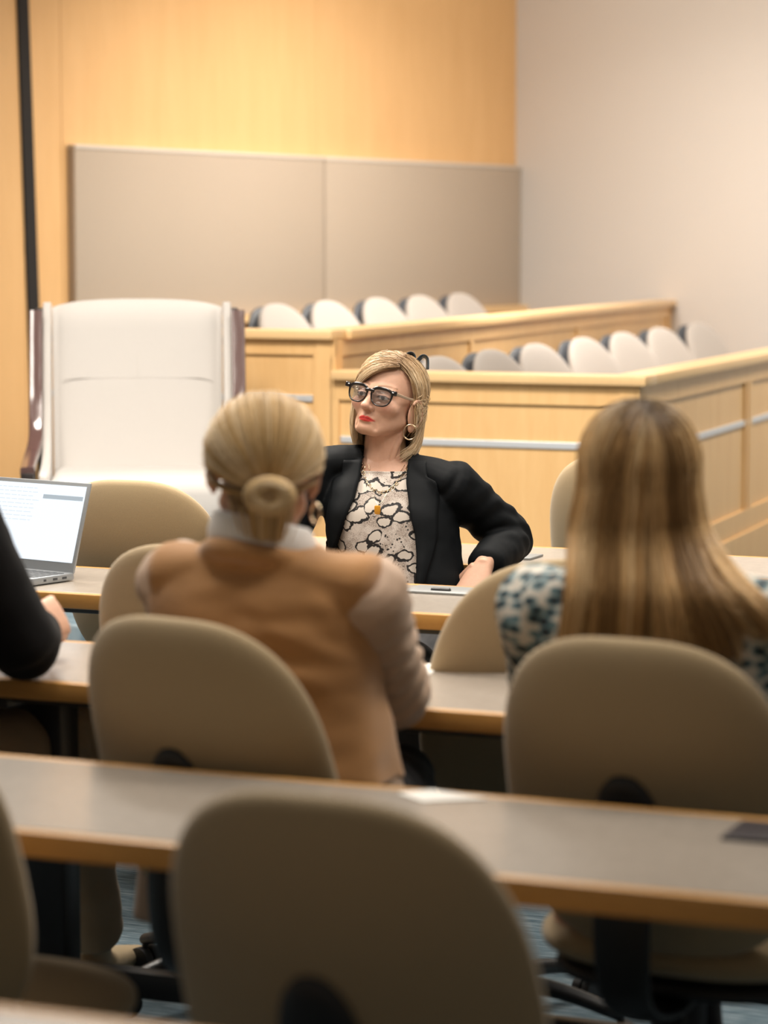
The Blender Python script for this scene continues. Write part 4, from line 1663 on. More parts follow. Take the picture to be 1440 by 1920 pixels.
    def lens_outline(sx, n=40, grow=0.0):
        pts = []
        for k in range(n):
            a = 2 * PI * k / n
            c, s = math.cos(a), math.sin(a)
            x = (0.0250 + grow) * math.copysign(abs(c) ** 0.78, c)
            z = ((0.0185 if s > 0 else 0.0215) + grow) * math.copysign(abs(s) ** (0.62 if s > 0 else 0.9), s)
            x *= 1.0 + 0.07 * (z / 0.02)
            pts.append((sx * (0.0335 + x * 1.0), 0.1035 - 0.0022 * ((0.0335 + x) / 0.06) ** 2 * 3.2, z + 0.001))
        return pts
    gl = []
    for sx in (1, -1):
        pts = lens_outline(sx, grow=0.002)
        pp = pts + [pts[0]]
        gl.append(tube(pp, [(0.0019 + 0.0019 * max(0, (p[2] + 0.002) / 0.02), 0.0026) for p in pp], n=10, m=121, up=(0, 1, 0), cap='flat'))
        gl.append(box(sx * 0.0665 - 0.008, 0.089, 0.0095, sx * 0.0665 + 0.004, 0.101, 0.0215, 0.002))
    gl.append(tube([(-0.0115, 0.1035, 0.0115), (0, 0.1055, 0.0125), (0.0115, 0.1035, 0.0115)], [(0.0050, 0.0026), (0.0038, 0.0026), (0.0050, 0.0026)], n=10, m=13, up=(0, 1, 0)))
    g = obj('glasses', flip(xf(join(*gl), inv)), M_ACE, root, sharp=50)
    g['label'] = 'thick black-rimmed glasses'
    for sx in (1, -1):
        pts = lens_outline(sx)
        V = np.array(pts + [(sx * 0.0335, 0.1042, 0.0)])
        V = np.vstack([V + (0, 0.0008, 0), V - (0, 0.0008, 0)])
        n = len(pts)
        Fq = []
        for k in range(n):
            j = (k + 1) % n
            Fq += [(k, j, n), (n + 1 + j, n + 1 + k, 2 * n + 1), (k, n + 1 + k, n + 1 + j, j)]
        obj('lens', xf((V, Fq), inv), M_LENS, g)
        tp = [(sx * 0.0685, 0.092, 0.0155), (sx * 0.0765, 0.045, 0.013), (sx * 0.0800, 0.000, 0.012), (sx * 0.079, -0.018, -0.002)]
        obj('temple', flip(xf(tube(tp, [(0.0016, 0.0042), (0.0016, 0.0036), (0.0016, 0.0032), (0.0015, 0.003)], n=10, m=25), inv)), M_TEMPLE, g)
        obj('rivet', xf(ellipsoid((sx * 0.0640, 0.1015, 0.0165), (0.0028, 0.0010, 0.0012), 10, 8), inv), M_ALU, g)

    # ---------------- earrings, hair clip, necklaces
    M_GOLD = plain('gold', (0.72, 0.58, 0.40), 0.25, 1.0)
    Mh_ = HM
    for sx in (1,):
        e = torus((0, 0, 0), 0.0165, 0.0016, 40, 10, Matrix.Rotation(PI / 2, 4, 'X') @ Matrix.Scale(1, 4))
        V, Fq = e
        V[:, 2] *= 1.15
        e = xf((V, Fq), Matrix.Translation(Vector((sx * 0.086, 0.006, -0.067))) @ rotz(math.radians(-28)))
        o = obj('earring', xf(e, inv), M_GOLD, root)
        o['label'] = 'gold hoop earring'
    M_CLIP = plain('dark_blue_grey_acrylic', (0.05, 0.075, 0.10), 0.2)
    cl = []
    for dx, yy in ((0.016, -0.030), (0.052, -0.034)):
        pts = [(dx - 0.012, yy + 0.006, 0.108), (dx - 0.002, yy, 0.128), (dx + 0.010, yy - 0.006, 0.126), (dx + 0.016, yy - 0.010, 0.100)]
        cl.append(tube(pts, [(0.0018, 0.010)] * 4, n=12, m=19, up=(0, 1, 0.2)))
    o = obj('hair_clip', flip(xf(join(*cl), inv)), M_CLIP, root)
    o['label'] = 'dark claw clip on top of the hair'

    def chain(ctrl, n, lw, lh, r, mat, nm, bump_):
        P = []
        for lv, z in crom(np.array(ctrl), n):
            P.append(on_front(lv, z, bump_, blouse_bvh))
        links = []
        for k in range(n - 1):
            a, b_ = P[k], P[k + 1]
            y = (b_ - a).normalized()
            z = (F3 + Vector((0, 0, 0.25))).normalized()
            z = (z - y * z.dot(y)).normalized()
            if k % 2:
                z = (z * 0.45 + y.cross(z) * 0.9).normalized()
            x = y.cross(z)
            m = (a + b_) / 2
            V, Fq = torus((0, 0, 0), 1.0, r / lw, 18, 6)
            V = V * (lw, (b_ - a).length * 0.72, lw)
            M = Matrix(((x.x, y.x, z.x, m.x), (x.y, y.y, z.y, m.y), (x.z, y.z, z.z, m.z), (0, 0, 0, 1)))
            links.append(xf((V, Fq), M))
        return obj(nm, local(join(*links), root), mat, root)
    nk = chain([(-0.040, 0.975), (-0.030, 0.950), (-0.008, 0.928), (0.022, 0.914), (0.050, 0.924), (0.066, 0.950), (0.072, 0.975)], 20, 0.0046, 0.009, 0.0009, M_GOLD, 'necklace', 0.005)
    nk['label'] = 'gold paperclip-link chain'
    pth = []
    for lv, z in crom(np.array([(-0.026, 0.975), (-0.006, 0.93), (0.024, 0.888), (0.044, 0.93), (0.062, 0.975)]), 31):
        pth.append(tuple(on_front(lv, z, 0.003, blouse_bvh)))
    nk2 = obj('necklace', local(tube(pth, [0.0008] * 31, n=6, m=61), root), M_GOLD, root)
    nk2['label'] = 'fine gold chain with amber pendant'
    pc = on_front(0.024, 0.874, 0.004, blouse_bvh)
    Mp = Matrix.Translation(pc - Vector(root.location)) @ rotz(math.atan2(F.x, -F.y))
    pe = obj('pendant', xf(box(-0.0075, -0.004, -0.012, 0.0075, 0.002, 0.012, 0.003, 2), Mp), plain('amber_enamel', (0.60, 0.27, 0.02), 0.3), nk2, sharp=40)
    pe['label'] = 'amber rectangular pendant'
    return root


woman_blazer()
# ------------------------------------------------------------------ seated figures seen from behind
def sleeve_shapes(sh, el, wr, r0=0.064, r1=0.055, r2=0.046, out=(0, 0, 0), cuff=0.93):
    o = Vector(out)
    mid = sh.lerp(el, 0.5)
    s = [tube([tuple(sh + o * 0.5), tuple(mid + o * 0.3), tuple(el)], [(r0, r0 * 1.05), (r0 * 0.92, r0 * 0.95), (r1, r1)], n=24, m=21)]
    fe = el.lerp(wr, cuff)
    s.append(tube([tuple(el), tuple(el.lerp(wr, 0.5)), tuple(fe)], [(r1, r1), (r1 * 0.95, r1 * 0.9), (r2, r2 * 0.92)], n=24, m=17))
    return s


def basic_body(root, HM, neck, secs, cf, Lf, F, arms, hands, color_kw, voxel=0.0032, age=0.0):
    hv, hf = head_shape(age)
    body = [xf(flip((jaw_warp(hv, 0.93), hf)), HM), xf(flip(ear(1)), HM), xf(flip(ear(-1)), HM)]
    nb = HM @ Vector((0, -0.020, -0.050))
    n1 = Vector(neck)
    body.append(tube([tuple(nb), tuple(nb.lerp(n1, 0.6)), tuple(n1), tuple(n1 - Vector((0, 0, 0.06)))], [(0.050, 0.053), (0.050, 0.052), (0.056, 0.055), (0.08, 0.062)], n=28, m=25, up=(F[0], F[1], 0)))
    body.append(ring_loft(sections([(z, a - 0.014, f - 0.014, b - 0.014) for z, a, f, b in secs], cf, Lf, F, 0.0)))
    for sh, el, wr in arms:
        body.append(tube([tuple(sh), tuple(sh.lerp(el, .5)), tuple(el)], [0.050, 0.044, 0.039], n=18, m=13))
        body.append(tube([tuple(el), tuple(el.lerp(wr, .4)), tuple(wr)], [0.039, 0.037, 0.026], n=18, m=13))
    for h in hands:
        body += h
    V, Fc = fuse(body, voxel, 2, 0.4)
    me = mesh_from('body', local((V, Fc), root))
    set_color(me, skin_colors(V, HM.inverted(), jaw=0.93, **color_kw))
    return obj('body', me, M_SKIN, root)


def trousers(root, mat, hips, knees, ankles, pelvis, r=(0.088, 0.080, 0.066, 0.060)):
    tr = [ellipsoid(pelvis, (0.175, 0.15, 0.09))]
    for h, k, a in zip(hips, knees, ankles):
        h, k, a = Vector(h), Vector(k), Vector(a)
        tr.append(tube([tuple(h), tuple(h.lerp(k, .5)), tuple(k)], [r[0], r[1], r[2]], n=20, m=15))
        tr.append(tube([tuple(k), tuple(k.lerp(a, .4)), tuple(a)], [r[2], r[2] * 0.95, r[3]], n=20, m=15))
    tr = fuse(tr, 0.008, 4)
    tr = wrinkle(tr, 0.004, 14, 2)
    tr = folds(tr, [(tuple(k), (0.2, 0.6, 0.7)) for k in knees], 0.005, 0.04, 0.10)
    return obj('trousers', local(tr, root), mat, root)


def shoe(root, a, ydir, mat, L_=0.19):
    d = Vector((ydir[0], ydir[1], 0)).normalized()
    a = Vector(a)
    p = [a - d * 0.05, a + d * 0.06, a + d * L_]
    s = fuse([tube([(p[0].x, p[0].y, a.z + 0.035), (p[1].x, p[1].y, a.z + 0.034), (p[2].x, p[2].y, a.z + 0.022)], [(0.032, 0.033), (0.042, 0.032), (0.020, 0.017)], n=18, m=17),
              tube([(a.x, a.y, a.z + 0.04), (a.x, a.y, a.z + 0.10)], [0.034, 0.036], n=16, m=5)], 0.006, 3)
    V, Fq = s
    V[:, 2] = np.maximum(V[:, 2], a.z + 0.001)
    return obj('shoe', local((V, Fq), root), mat, root)


# ------------------------------------------------------------------ woman with the low bun
def woman_bun():
    root = thing('person', 'woman with blonde low bun and camel jacket over a white collar, back turned', 'person', (-1.80, 3.80, 0))
    F = Vector((0.02, 1.0)).normalized()
    Lf = Vector((-F.y, F.x))            # her left = -x
    L3, F3 = Vector((Lf.x, Lf.y, 0)), Vector((F.x, F.y, 0))
    cf = lerp_c([(0.45, -1.79, 3.80), (0.75, -1.80, 3.80), (0.95, -1.815, 3.80), (1.08, -1.815, 3.79)])
    secs = [(0.46, 0.185, 0.13, 0.13), (0.60, 0.172, 0.12, 0.115), (0.74, 0.155, 0.105, 0.105), (0.86, 0.160, 0.12, 0.110),
            (0.94, 0.172, 0.105, 0.105), (0.985, 0.155, 0.085, 0.088), (1.015, 0.108, 0.070, 0.070), (1.04, 0.07, 0.06, 0.060)]
    HF = Vector((-0.36, 0.933))
    HM = head_matrix((-1.818, 3.805, 1.150), HF, pitch=-2, roll=-3, s=1.0)
    shR, elR, wrR = Vector((-1.650, 3.79, 0.975)), Vector((-1.668, 3.955, 0.790)), Vector((-1.755, 4.165, 0.785))
    shL, elL, wrL = Vector((-1.955, 3.79, 0.980)), Vector((-1.985, 3.97, 0.795)), Vector((-1.90, 4.20, 0.785))
    hands = [hand(tuple(wrR), (-0.45, 0.88, -0.05), (0.1, 0.0, -1.0), -1, curl=(0.35, 0.5, 0.4), thumb=0.4, s=0.95),
             hand(tuple(wrL), (0.50, 0.85, -0.05), (-0.1, 0.0, -1.0), 1, curl=(0.3, 0.45, 0.35), thumb=0.4, s=0.95)]

    def hl(x, y, z):
        return (z > 0.072 - 0.9 * (0.075 - y) * (y < 0.075)) | ((y < -0.025) & (z > -0.088))
    basic_body(root, HM, (-1.812, 3.785, 1.03), secs, cf, Lf, F, [(shR, elR, wrR), (shL, elL, wrL)], hands,
               dict(lips=(0.45, 0.12, 0.11), hairc=(0.20, 0.125, 0.065), hairline=hl))

    # white shirt collar
    nc = Vector((-1.812, 3.785, 0))
    th = np.linspace(0, 2 * PI, 48, endpoint=False)
    rings = []
    for rr, z in ((0.058, 1.000), (0.061, 1.040), (0.064, 1.074), (0.068, 1.078), (0.074, 1.072), (0.080, 1.048), (0.080, 1.030), (0.072, 1.010)):
        rings.append(np.array([tuple(nc + L3 * (math.cos(a) * rr * 1.08) + F3 * (math.sin(a) * rr) + Vector((0, 0, z - 0.014 * math.sin(a) - 0.010 * -math.cos(a) * 1.0))) for a in th]))
    rings.append(rings[0])
    cs = ring_loft(rings, cap=False)
    M_WHITE = cloth('white_shirting', (0.74, 0.72, 0.70), 0.03, 0.8, 0.1)
    o = obj('shirt_collar', local(cs, root), M_WHITE, root)
    o['label'] = 'white shirt collar'

    # camel body of the jacket
    def drape(z, th_, l, q):
        hem = np.clip((0.80 - z) / 0.35, 0, 1)
        w = 1 + hem * 0.07 * np.sin(th_ * 9 + 1.3)
        return l * w, q * w
    sec2 = [(0.47, 0.232, 0.16, 0.150), (0.58, 0.222, 0.155, 0.145), (0.70, 0.200, 0.140, 0.132), (0.80, 0.184, 0.13, 0.124), (0.88, 0.186, 0.135, 0.124),
            (0.945, 0.196, 0.118, 0.118), (0.985, 0.180, 0.096, 0.100), (1.015, 0.128, 0.080, 0.084), (1.040, 0.086, 0.072, 0.078)]
    up_secs = [s for s in sec2 if s[0] > 0.66]
    jk = [ring_loft(sections([(0.68, 0.204, 0.142, 0.134)] + up_secs, cf, Lf, F, 0.0, fun=drape))]
    for sh, sx in ((shR, -1), (shL, 1)):
        nk = Vector((nc.x, nc.y, 1.000)) + L3 * (0.06 * sx)
        sp = sh + L3 * (0.010 * sx) + Vector((0, 0, 0.004))
        jk.append(tube([tuple(nk), tuple(nk.lerp(sp, 0.55)), tuple(sp)], [(0.070, 0.040), (0.072, 0.046), (0.072, 0.054)], n=22, m=19, up=(0, 0, 1)))
    ntor = torus((0, 0, 0), 0.083, 0.017, 40, 12)
    jk.append(xf(ntor, Matrix.Translation((nc.x, nc.y, 1.013)) @ Matrix.Rotation(math.radians(-16), 4, 'X') @ Matrix.Rotation(math.radians(4), 4, 'Y')))
    jk = fuse(jk, 0.005, 8)
    jk = wrinkle(jk, 0.0055, 7.5, 5.0, (0.8, 0.8, 1.8))
    jk = folds(jk, [((-1.78, 3.68, 0.955), (0.15, 0, 1)), ((-1.72, 3.68, 0.90), (0.5, 0, 1))], 0.004, 0.06, 0.09)
    M_CAMEL = cloth('camel_wool', (0.43, 0.222, 0.088), 0.08, 0.92, 0.35, 700, 0.3)
    jko = obj('jacket', local(jk, root), M_CAMEL, root)
    jko['label'] = 'camel wool jacket body'
    # lighter beige lower drape and sleeves
    M_BEIGE = cloth('beige_satin', (0.46, 0.325, 0.235), 0.05, 0.55, 0.15, 800, 0.1)
    low = [(0.44, 0.236, 0.165, 0.155), (0.55, 0.224, 0.158, 0.148), (0.66, 0.204, 0.142, 0.135), (0.74, 0.186, 0.130, 0.122), (0.78, 0.172, 0.118, 0.112)]

    def drape2(z, th_, l, q):
        hem = np.clip((0.80 - z) / 0.36, 0, 1)
        w = 1 + hem * (0.05 * np.sin(th_ * 11 + 0.7) + 0.035 * np.sin(th_ * 5 + 2))
        return l * w, q * w
    lo = fuse([ring_loft(sections(low, cf, Lf, F, 0.0, n=96, fun=drape2))], 0.006, 3)
    lo = wrinkle(lo, 0.004, 12, 1.0, (1, 1, 0.4))
    o = obj('jacket_hem', local(lo, root), M_BEIGE, root)
    o['label'] = 'lighter beige lower part of the jacket'
    for sh, el, wr, sx in ((shR, elR, wrR, -1), (shL, elL, wrL, 1)):
        s = fuse(sleeve_shapes(sh + L3 * (0.012 * sx), el, wr, 0.066, 0.062, 0.050, cuff=0.96), 0.005, 5)
        s = wrinkle(s, 0.004, 15, sx)
        s = folds(s, [(tuple(el + Vector((0, -0.02, 0.03))), (0.1, 0.6, -0.8)), (tuple(sh.lerp(el, 0.5)), (0.2, 0.3, -1)), (tuple(el.lerp(wr, 0.4)), (0, 1, 0))], 0.0065, 0.038, 0.08)
        o = obj('sleeve', local(s, root), M_BEIGE, root)
        o['label'] = 'lighter beige sleeve'
    trousers(root, cloth('black_trousers', (0.012, 0.012, 0.014), 0.2, 0.7, 0.1), [(-1.88, 3.86, 0.54), (-1.70, 3.88, 0.57)], [(-1.93, 4.26, 0.57), (-1.765, 4.22, 0.59)],
             [(-2.0, 4.36, 0.12), (-2.02, 4.55, 0.16)], (-1.79, 3.82, 0.54))
    M_SHOE = plain('pale_gold_leather', (0.36, 0.29, 0.19), 0.4)
    sh_ = shoe(root, (-2.58, 4.90, 0.0), (-0.3, -1), M_SHOE, 0.15) if False else None
    for a, d in (((-2.0, 4.37, 0.0), (0, 1)), ((-2.03, 4.57, 0.05), (-0.3, 1))):
        shoe(root, a, d, M_SHOE)

    # hair drawn back into a bun
    Mh = np.array(HM)
    c0 = np.array((0, -0.014, 0.026))
    r0 = np.array((0.0890, 0.1060, 0.0970))
    bun = np.array((-0.020, -0.112, -0.034))
    bdir = (bun - c0) / r0
    N_, K = 6000, 14
    hl_pts = crom(np.array([(0.0, 0.80, 0.60), (0.45, 0.72, 0.50), (0.80, 0.55, 0.20), (0.93, 0.30, -0.12), (0.96, 0.02, -0.25), (0.90, -0.30, -0.52), (0.55, -0.62, -0.98), (0.10, -0.80, -1.05)]), 200)
    nc_ = 170
    cu = rng.random(nc_) ** 0.85
    cs_ = np.where(rng.random(nc_) < 0.5, 1.0, -1.0)
    clump = rng.integers(0, nc_, N_)
    uu = np.clip(cu[clump] + rng.normal(size=N_) * 0.012, 0, 1)
    S = hl_pts[(uu * 199).astype(int)].copy()
    S[:, 0] *= cs_[clump]
    S += rng.normal(size=(N_, 3)) * 0.02
    S[:, 0] += rng.normal(size=N_) * np.where(uu < 0.25, 0.16, 0.0)
    t0 = rng.random(N_) ** 1.2 * 0.55
    tt = t0[:, None] + (0.97 - t0[:, None]) * np.linspace(0, 1, 9)[None]
    Sn = S / np.linalg.norm(S, axis=1, keepdims=True)
    Bn = np.repeat((bdir / np.linalg.norm(bdir))[None], N_, 0)
    Mn = Sn + Bn + np.stack([Sn[:, 0] * 0.9, np.full(N_, -0.35), np.where(S[:, 2] > -0.3, 0.8, 0.0)], 1)
    Mn /= np.linalg.norm(Mn, axis=1, keepdims=True)
    q1, q2 = slerp(Sn, Mn, tt), slerp(Mn, Bn, tt)
    arc = q1 * (1 - tt[..., None]) + q2 * tt[..., None]
    arc /= np.linalg.norm(arc, axis=2, keepdims=True)
    crad = (rng.normal(size=nc_) * 0.012)[clump]
    lay = (0.955 + rng.random(N_) * 0.05 + crad)[:, None]
    vol = 1 + 0.045 * np.sin(np.clip(tt, 0, 1) * PI) * (S[:, 2] > -0.4)[:, None]
    # soft wave sideways
    wv = (rng.normal(size=nc_) * 0.03)[clump][:, None] * np.sin(tt * 3.0 + clump[:, None])
    arc[:, :, 0] += wv * (1 - tt)
    P1 = c0 + arc * r0 * (lay * vol)[..., None]
    P1[:, -1] = bun + (P1[:, -1] - bun) * 0.55
    P = resample(P1, K)
    pal = [(0.64, 0.44, 0.21), (0.54, 0.35, 0.145), (0.76, 0.60, 0.38), (0.42, 0.26, 0.10), (0.68, 0.53, 0.33)]
    cols = hair_cols(N_, K, clump, pal, root=(0.40, 0.27, 0.13), rootlen=0.12, cmix=0.3, hmix=0.2)
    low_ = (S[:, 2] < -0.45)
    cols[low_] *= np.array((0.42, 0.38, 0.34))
    # bun coil
    nb_ = 1500
    kb = np.linspace(0, 1, K)
    a0 = rng.uniform(0, 2 * PI, nb_)
    mi = rng.uniform(0, 2 * PI, nb_)
    a = a0[:, None] + kb[None] * 3.4
    m_ = mi[:, None] + kb[None] * 1.1
    rm = 0.0165 * (0.70 + 0.32 * rng.random(nb_) ** 0.5)[:, None]
    X = (0.0195 + rm * np.cos(m_)) * np.cos(a) * 1.12
    Z = (0.0195 + rm * np.cos(m_)) * np.sin(a) * 0.84
    Y = rm * np.sin(m_) * 1.05
    PB = np.stack([X + bun[0], Y + bun[1] - 0.014, Z + bun[2] + 0.004], -1)
    cb = (np.degrees(mi) // 24).astype(int)
    colb = hair_cols(nb_, K, cb, pal, var=0.12)
    # short tail of hair tucked under the bun
    nt = 350
    f = np.linspace(0, 1, K)[None]
    tx = rng.normal(size=(nt, 1)) * 0.016
    PT = np.stack([bun[0] + tx * (1 - 0.3 * f) + 0.004, bun[1] - 0.006 + 0.020 * f + rng.normal(size=(nt, 1)) * 0.004, bun[2] - 0.012 - 0.050 * f + rng.normal(size=(nt, 1)) * 0.004], -1)
    colt = hair_cols(nt, K, rng.integers(0, 20, nt), pal)
    Pall = np.concatenate([P, PB, PT])
    call = np.concatenate([cols, colb, colt])
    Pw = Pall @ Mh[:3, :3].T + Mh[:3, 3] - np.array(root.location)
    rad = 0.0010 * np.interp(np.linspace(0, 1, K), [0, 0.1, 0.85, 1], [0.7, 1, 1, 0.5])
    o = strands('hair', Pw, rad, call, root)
    o['label'] = 'blonde hair drawn into a low bun'
    core = xf(flip(ellipsoid(bun + np.array((0, -0.012, 0.004)), (0.034, 0.018, 0.026))), Matrix.Translation(-Vector(root.location)) @ HM)
    obj('bun_core', core, plain('dark_blonde_hair', (0.30, 0.19, 0.085), 0.6), o)
    inv = Matrix.Translation(-Vector(root.location)) @ HM
    M_GOLD = MATS['gold']
    e = torus((0, 0, 0), 0.0150, 0.0022, 36, 10, Matrix.Rotation(PI / 2, 4, 'X'))
    e = xf(e, Matrix.Translation((-0.084, -0.004, -0.060)) @ rotz(math.radians(60)))
    o = obj('earring', xf(e, inv), M_GOLD, root)
    o['label'] = 'gold hoop earring'
    return root


woman_bun()


# ------------------------------------------------------------------ woman with long straight hair
def pattern_mat():
    m, N, L, b = new_mat('blue_black_print')
    v = coords(N, L)
    nz = noise_tex(N, L, v, 16.0, 2.0)
    add = N.new('ShaderNodeVectorMath')
    add.operation = 'MULTIPLY_ADD'
    L.new(nz.outputs['Color'], add.inputs[0])
    add.inputs[1].default_value = (0.02, 0.02, 0.014)
    L.new(v, add.inputs[2])
    mp = N.new('ShaderNodeMapping')
    mp.inputs['Scale'].default_value = (36.0, 36.0, 62.0)
    L.new(add.outputs[0], mp.inputs['Vector'])
    t = N.new('ShaderNodeTexVoronoi')
    t.inputs['Scale'].default_value = 1.0
    t.inputs['Randomness'].default_value = 0.62
    L.new(mp.outputs['Vector'], t.inputs['Vector'])
    c = ramp(N, L, t.outputs['Distance'], [(0.0, (0.008, 0.010, 0.014)), (0.30, (0.012, 0.015, 0.022)), (0.42, (0.07, 0.15, 0.18)), (0.52, (0.22, 0.30, 0.31)), (0.60, (0.60, 0.56, 0.49))])
    L.new(c, b.inputs['Base Color'])
    b.inputs['Roughness'].default_value = 0.8
    return m


def woman_long():
    root = thing('person', 'woman with long straight dark-blonde hair and blue-black patterned top, back turned', 'person', (-1.18, 3.82, 0))
    F = Vector((-0.04, 1.0)).normalized()
    Lf = Vector((-F.y, F.x))
    L3, F3 = Vector((Lf.x, Lf.y, 0)), Vector((F.x, F.y, 0))
    cf = lerp_c([(0.45, -1.17, 3.85), (0.75, -1.18, 3.84), (0.95, -1.185, 3.82), (1.08, -1.19, 3.81)])
    secs = [(0.46, 0.190, 0.13, 0.13), (0.60, 0.176, 0.12, 0.115), (0.74, 0.160, 0.105, 0.105), (0.86, 0.166, 0.12, 0.110),
            (0.94, 0.176, 0.105, 0.105), (0.985, 0.155, 0.085, 0.088), (1.015, 0.108, 0.070, 0.070), (1.04, 0.07, 0.06, 0.060)]
    HF = Vector((-0.40, 0.92))
    HM = head_matrix((-1.212, 3.815, 1.150), HF, pitch=0, roll=0, s=1.0)
    shR, elR, wrR = Vector((-1.000, 3.81, 0.965)), Vector((-0.93, 3.98, 0.79)), Vector((-1.06, 4.22, 0.785))
    shL, elL, wrL = Vector((-1.350, 3.80, 0.965)), Vector((-1.41, 3.99, 0.79)), Vector((-1.29, 4.22, 0.785))
    hands = [hand(tuple(wrR), (-0.45, 0.88, -0.05), (0.1, 0.0, -1.0), -1, curl=(0.35, 0.5, 0.4), thumb=0.4, s=0.95),
             hand(tuple(wrL), (0.50, 0.85, -0.05), (-0.1, 0.0, -1.0), 1, curl=(0.3, 0.45, 0.35), thumb=0.4, s=0.95)]
    basic_body(root, HM, (-1.188, 3.80, 1.03), secs, cf, Lf, F, [(shR, elR, wrR), (shL, elL, wrL)], hands,
               dict(lips=(0.45, 0.12, 0.11), hairc=(0.10, 0.06, 0.03)), voxel=0.0036)
    sec2 = [(0.56, 0.197, 0.14, 0.138), (0.62, 0.192, 0.135, 0.130), (0.74, 0.176, 0.12, 0.120), (0.86, 0.182, 0.135, 0.122),
            (0.94, 0.192, 0.118, 0.116), (0.985, 0.172, 0.096, 0.100), (1.015, 0.122, 0.080, 0.082), (1.040, 0.080, 0.070, 0.072)]
    tp = [ring_loft(sections(sec2, cf, Lf, F, 0.0))]
    for sh, el, wr, sx in ((shR, elR, wrR, -1), (shL, elL, wrL, 1)):
        nk = Vector((-1.188, 3.80, 0.995)) + L3 * (0.06 * sx)
        tp.append(tube([tuple(nk), tuple(nk.lerp(sh, 0.55)), tuple(sh)], [(0.066, 0.040), (0.066, 0.046), (0.066, 0.056)], n=22, m=19, up=(0, 0, 1)))
        tp += sleeve_shapes(sh + L3 * (0.012 * sx), el, wr, 0.068, 0.060, 0.048)
    tp = wrinkle(fuse(tp, 0.005, 6), 0.005, 9, 4.0)
    o = obj('patterned_top', local(tp, root), pattern_mat(), root)
    trousers(root, cloth('navy_trousers', (0.014, 0.015, 0.020), 0.2, 0.8, 0.1), [(-1.27, 3.88, 0.54), (-1.07, 3.88, 0.54)], [(-1.29, 4.27, 0.56), (-1.05, 4.27, 0.56)],
             [(-1.27, 4.30, 0.12), (-1.06, 4.30, 0.12)], (-1.17, 3.86, 0.54))
    for x in (-1.27, -1.06):
        shoe(root, (x, 4.31, 0.0), (0, 1), M_BLACK)

    # hair: long, straight, falling over the back and the right shoulder
    N_, K = 8200, 20
    c0 = np.array((0, -0.012, 0.026))
    r0 = np.array((0.0870, 0.1050, 0.0965))
    nc_ = 210
    cphi = rng.uniform(58, 302, nc_)                # from her left front (58) round the back (180) to her right front
    clump = rng.integers(0, nc_, N_)
    dphi = rng.normal(size=N_) * 4.0
    ph = np.radians(cphi[clump] + dphi)
    side = np.sin(ph)                                # + her left, - her right
    uu = np.clip(np.abs(cphi[clump] - 180) / 122, 0, 1)
    roots = crom(np.array([(-0.06, -0.62, 0.78), (-0.06, -0.25, 0.97), (-0.05, 0.25, 0.97), (-0.05, 0.70, 0.71)]), 100)
    R = roots[np.clip((uu + rng.normal(size=N_) * 0.10) * 99, 0, 99).astype(int)] + rng.normal(size=(N_, 3)) * 0.03
    E = np.stack([np.sin(ph), np.cos(ph), np.full(N_, -0.10)], 1)
    t0 = rng.random(N_) ** 2 * 0.35
    tt = t0[:, None] + (1 - t0[:, None]) * np.linspace(0, 1, 7)[None]
    arc = slerp(R, E, tt)
    crad = (rng.normal(size=nc_) * 0.022)[clump]
    lay = (0.90 + 0.115 * rng.random(N_) ** 0.6 + crad)
    P1 = c0 + arc * r0 * (lay[:, None] * (1 + 0.03 * np.sin(np.clip(tt, 0, 1) * PI)))[..., None]
    nl = 9
    P2 = np.empty((N_, nl, 3))
    cb = (rng.normal(size=nc_) * 2.0)[clump]
    cfq = rng.uniform(1.5, 4.0, nc_)[clump]
    zend = -0.222 + rng.normal(size=N_) * 0.008 + (rng.normal(size=nc_) * 0.006)[clump] + np.where(side < -0.55, 0.035, 0)
    front = np.abs(cphi[clump] - 180) / 122
    for k in range(nl):
        f = (k + 1) / nl
        z = 0.017 * (1 - f) + zend * f
        zz = -z
        wl = np.interp(zz, [0, 0.06, 0.12, 0.17, 0.23], [1.0, 1.14, 1.24, 1.32, 1.40])
        wr_ = np.interp(zz, [0, 0.06, 0.11, 0.15, 0.18, 0.22], [1.0, 1.12, 1.40, 1.85, 2.35, 2.75])
        wr_ = 1 + (wr_ - 1) * np.interp(side, [-1.0, -0.45, 0.0], [1.0, 0.85, 0.35])
        m = np.where(side > 0, wl, wr_)
        sp = np.radians(cphi[clump] + dphi * (1 - 0.45 * f) + cb * np.sin(f * cfq + clump))
        x = np.sin(sp) * r0[0] * m * lay
        by = np.interp(zz, [0, 0.05, 0.10, 0.16, 0.23], [1.0, 0.98, 0.90, 0.92, 1.0])
        y = np.where(np.cos(sp) < 0, np.cos(sp) * r0[1] * by * lay, np.cos(sp) * r0[1] * lay * (1 - 0.3 * f))
        y = y - 0.055 * np.clip((zz - 0.06) / 0.08, 0, 1) * (np.cos(sp) > -0.6) * (lay > 0) * 0.6
        g = np.clip((zz - 0.065) / 0.075, 0, 1)
        ymax = (-0.135 + 0.40 * x) / 0.92 - c0[1] - 0.022 * (lay - 0.93) / 0.1
        y = y * (1 - g) + np.minimum(y, ymax) * g
        P2[:, k] = np.stack([c0[0] + x, c0[1] + y, z], 1)
    P = resample(np.concatenate([P1, P2], 1), K)
    pal = [(0.66, 0.42, 0.19), (0.46, 0.265, 0.105), (0.74, 0.50, 0.25), (0.20, 0.11, 0.042), (0.80, 0.58, 0.32), (0.30, 0.17, 0.065)]
    cols = hair_cols(N_, K, clump, pal, root=(0.050, 0.032, 0.018), rootlen=0.24, cmix=0.25, hmix=0.12)
    Mh = np.array(HM)
    Pw = P @ Mh[:3, :3].T + Mh[:3, 3] - np.array(root.location)
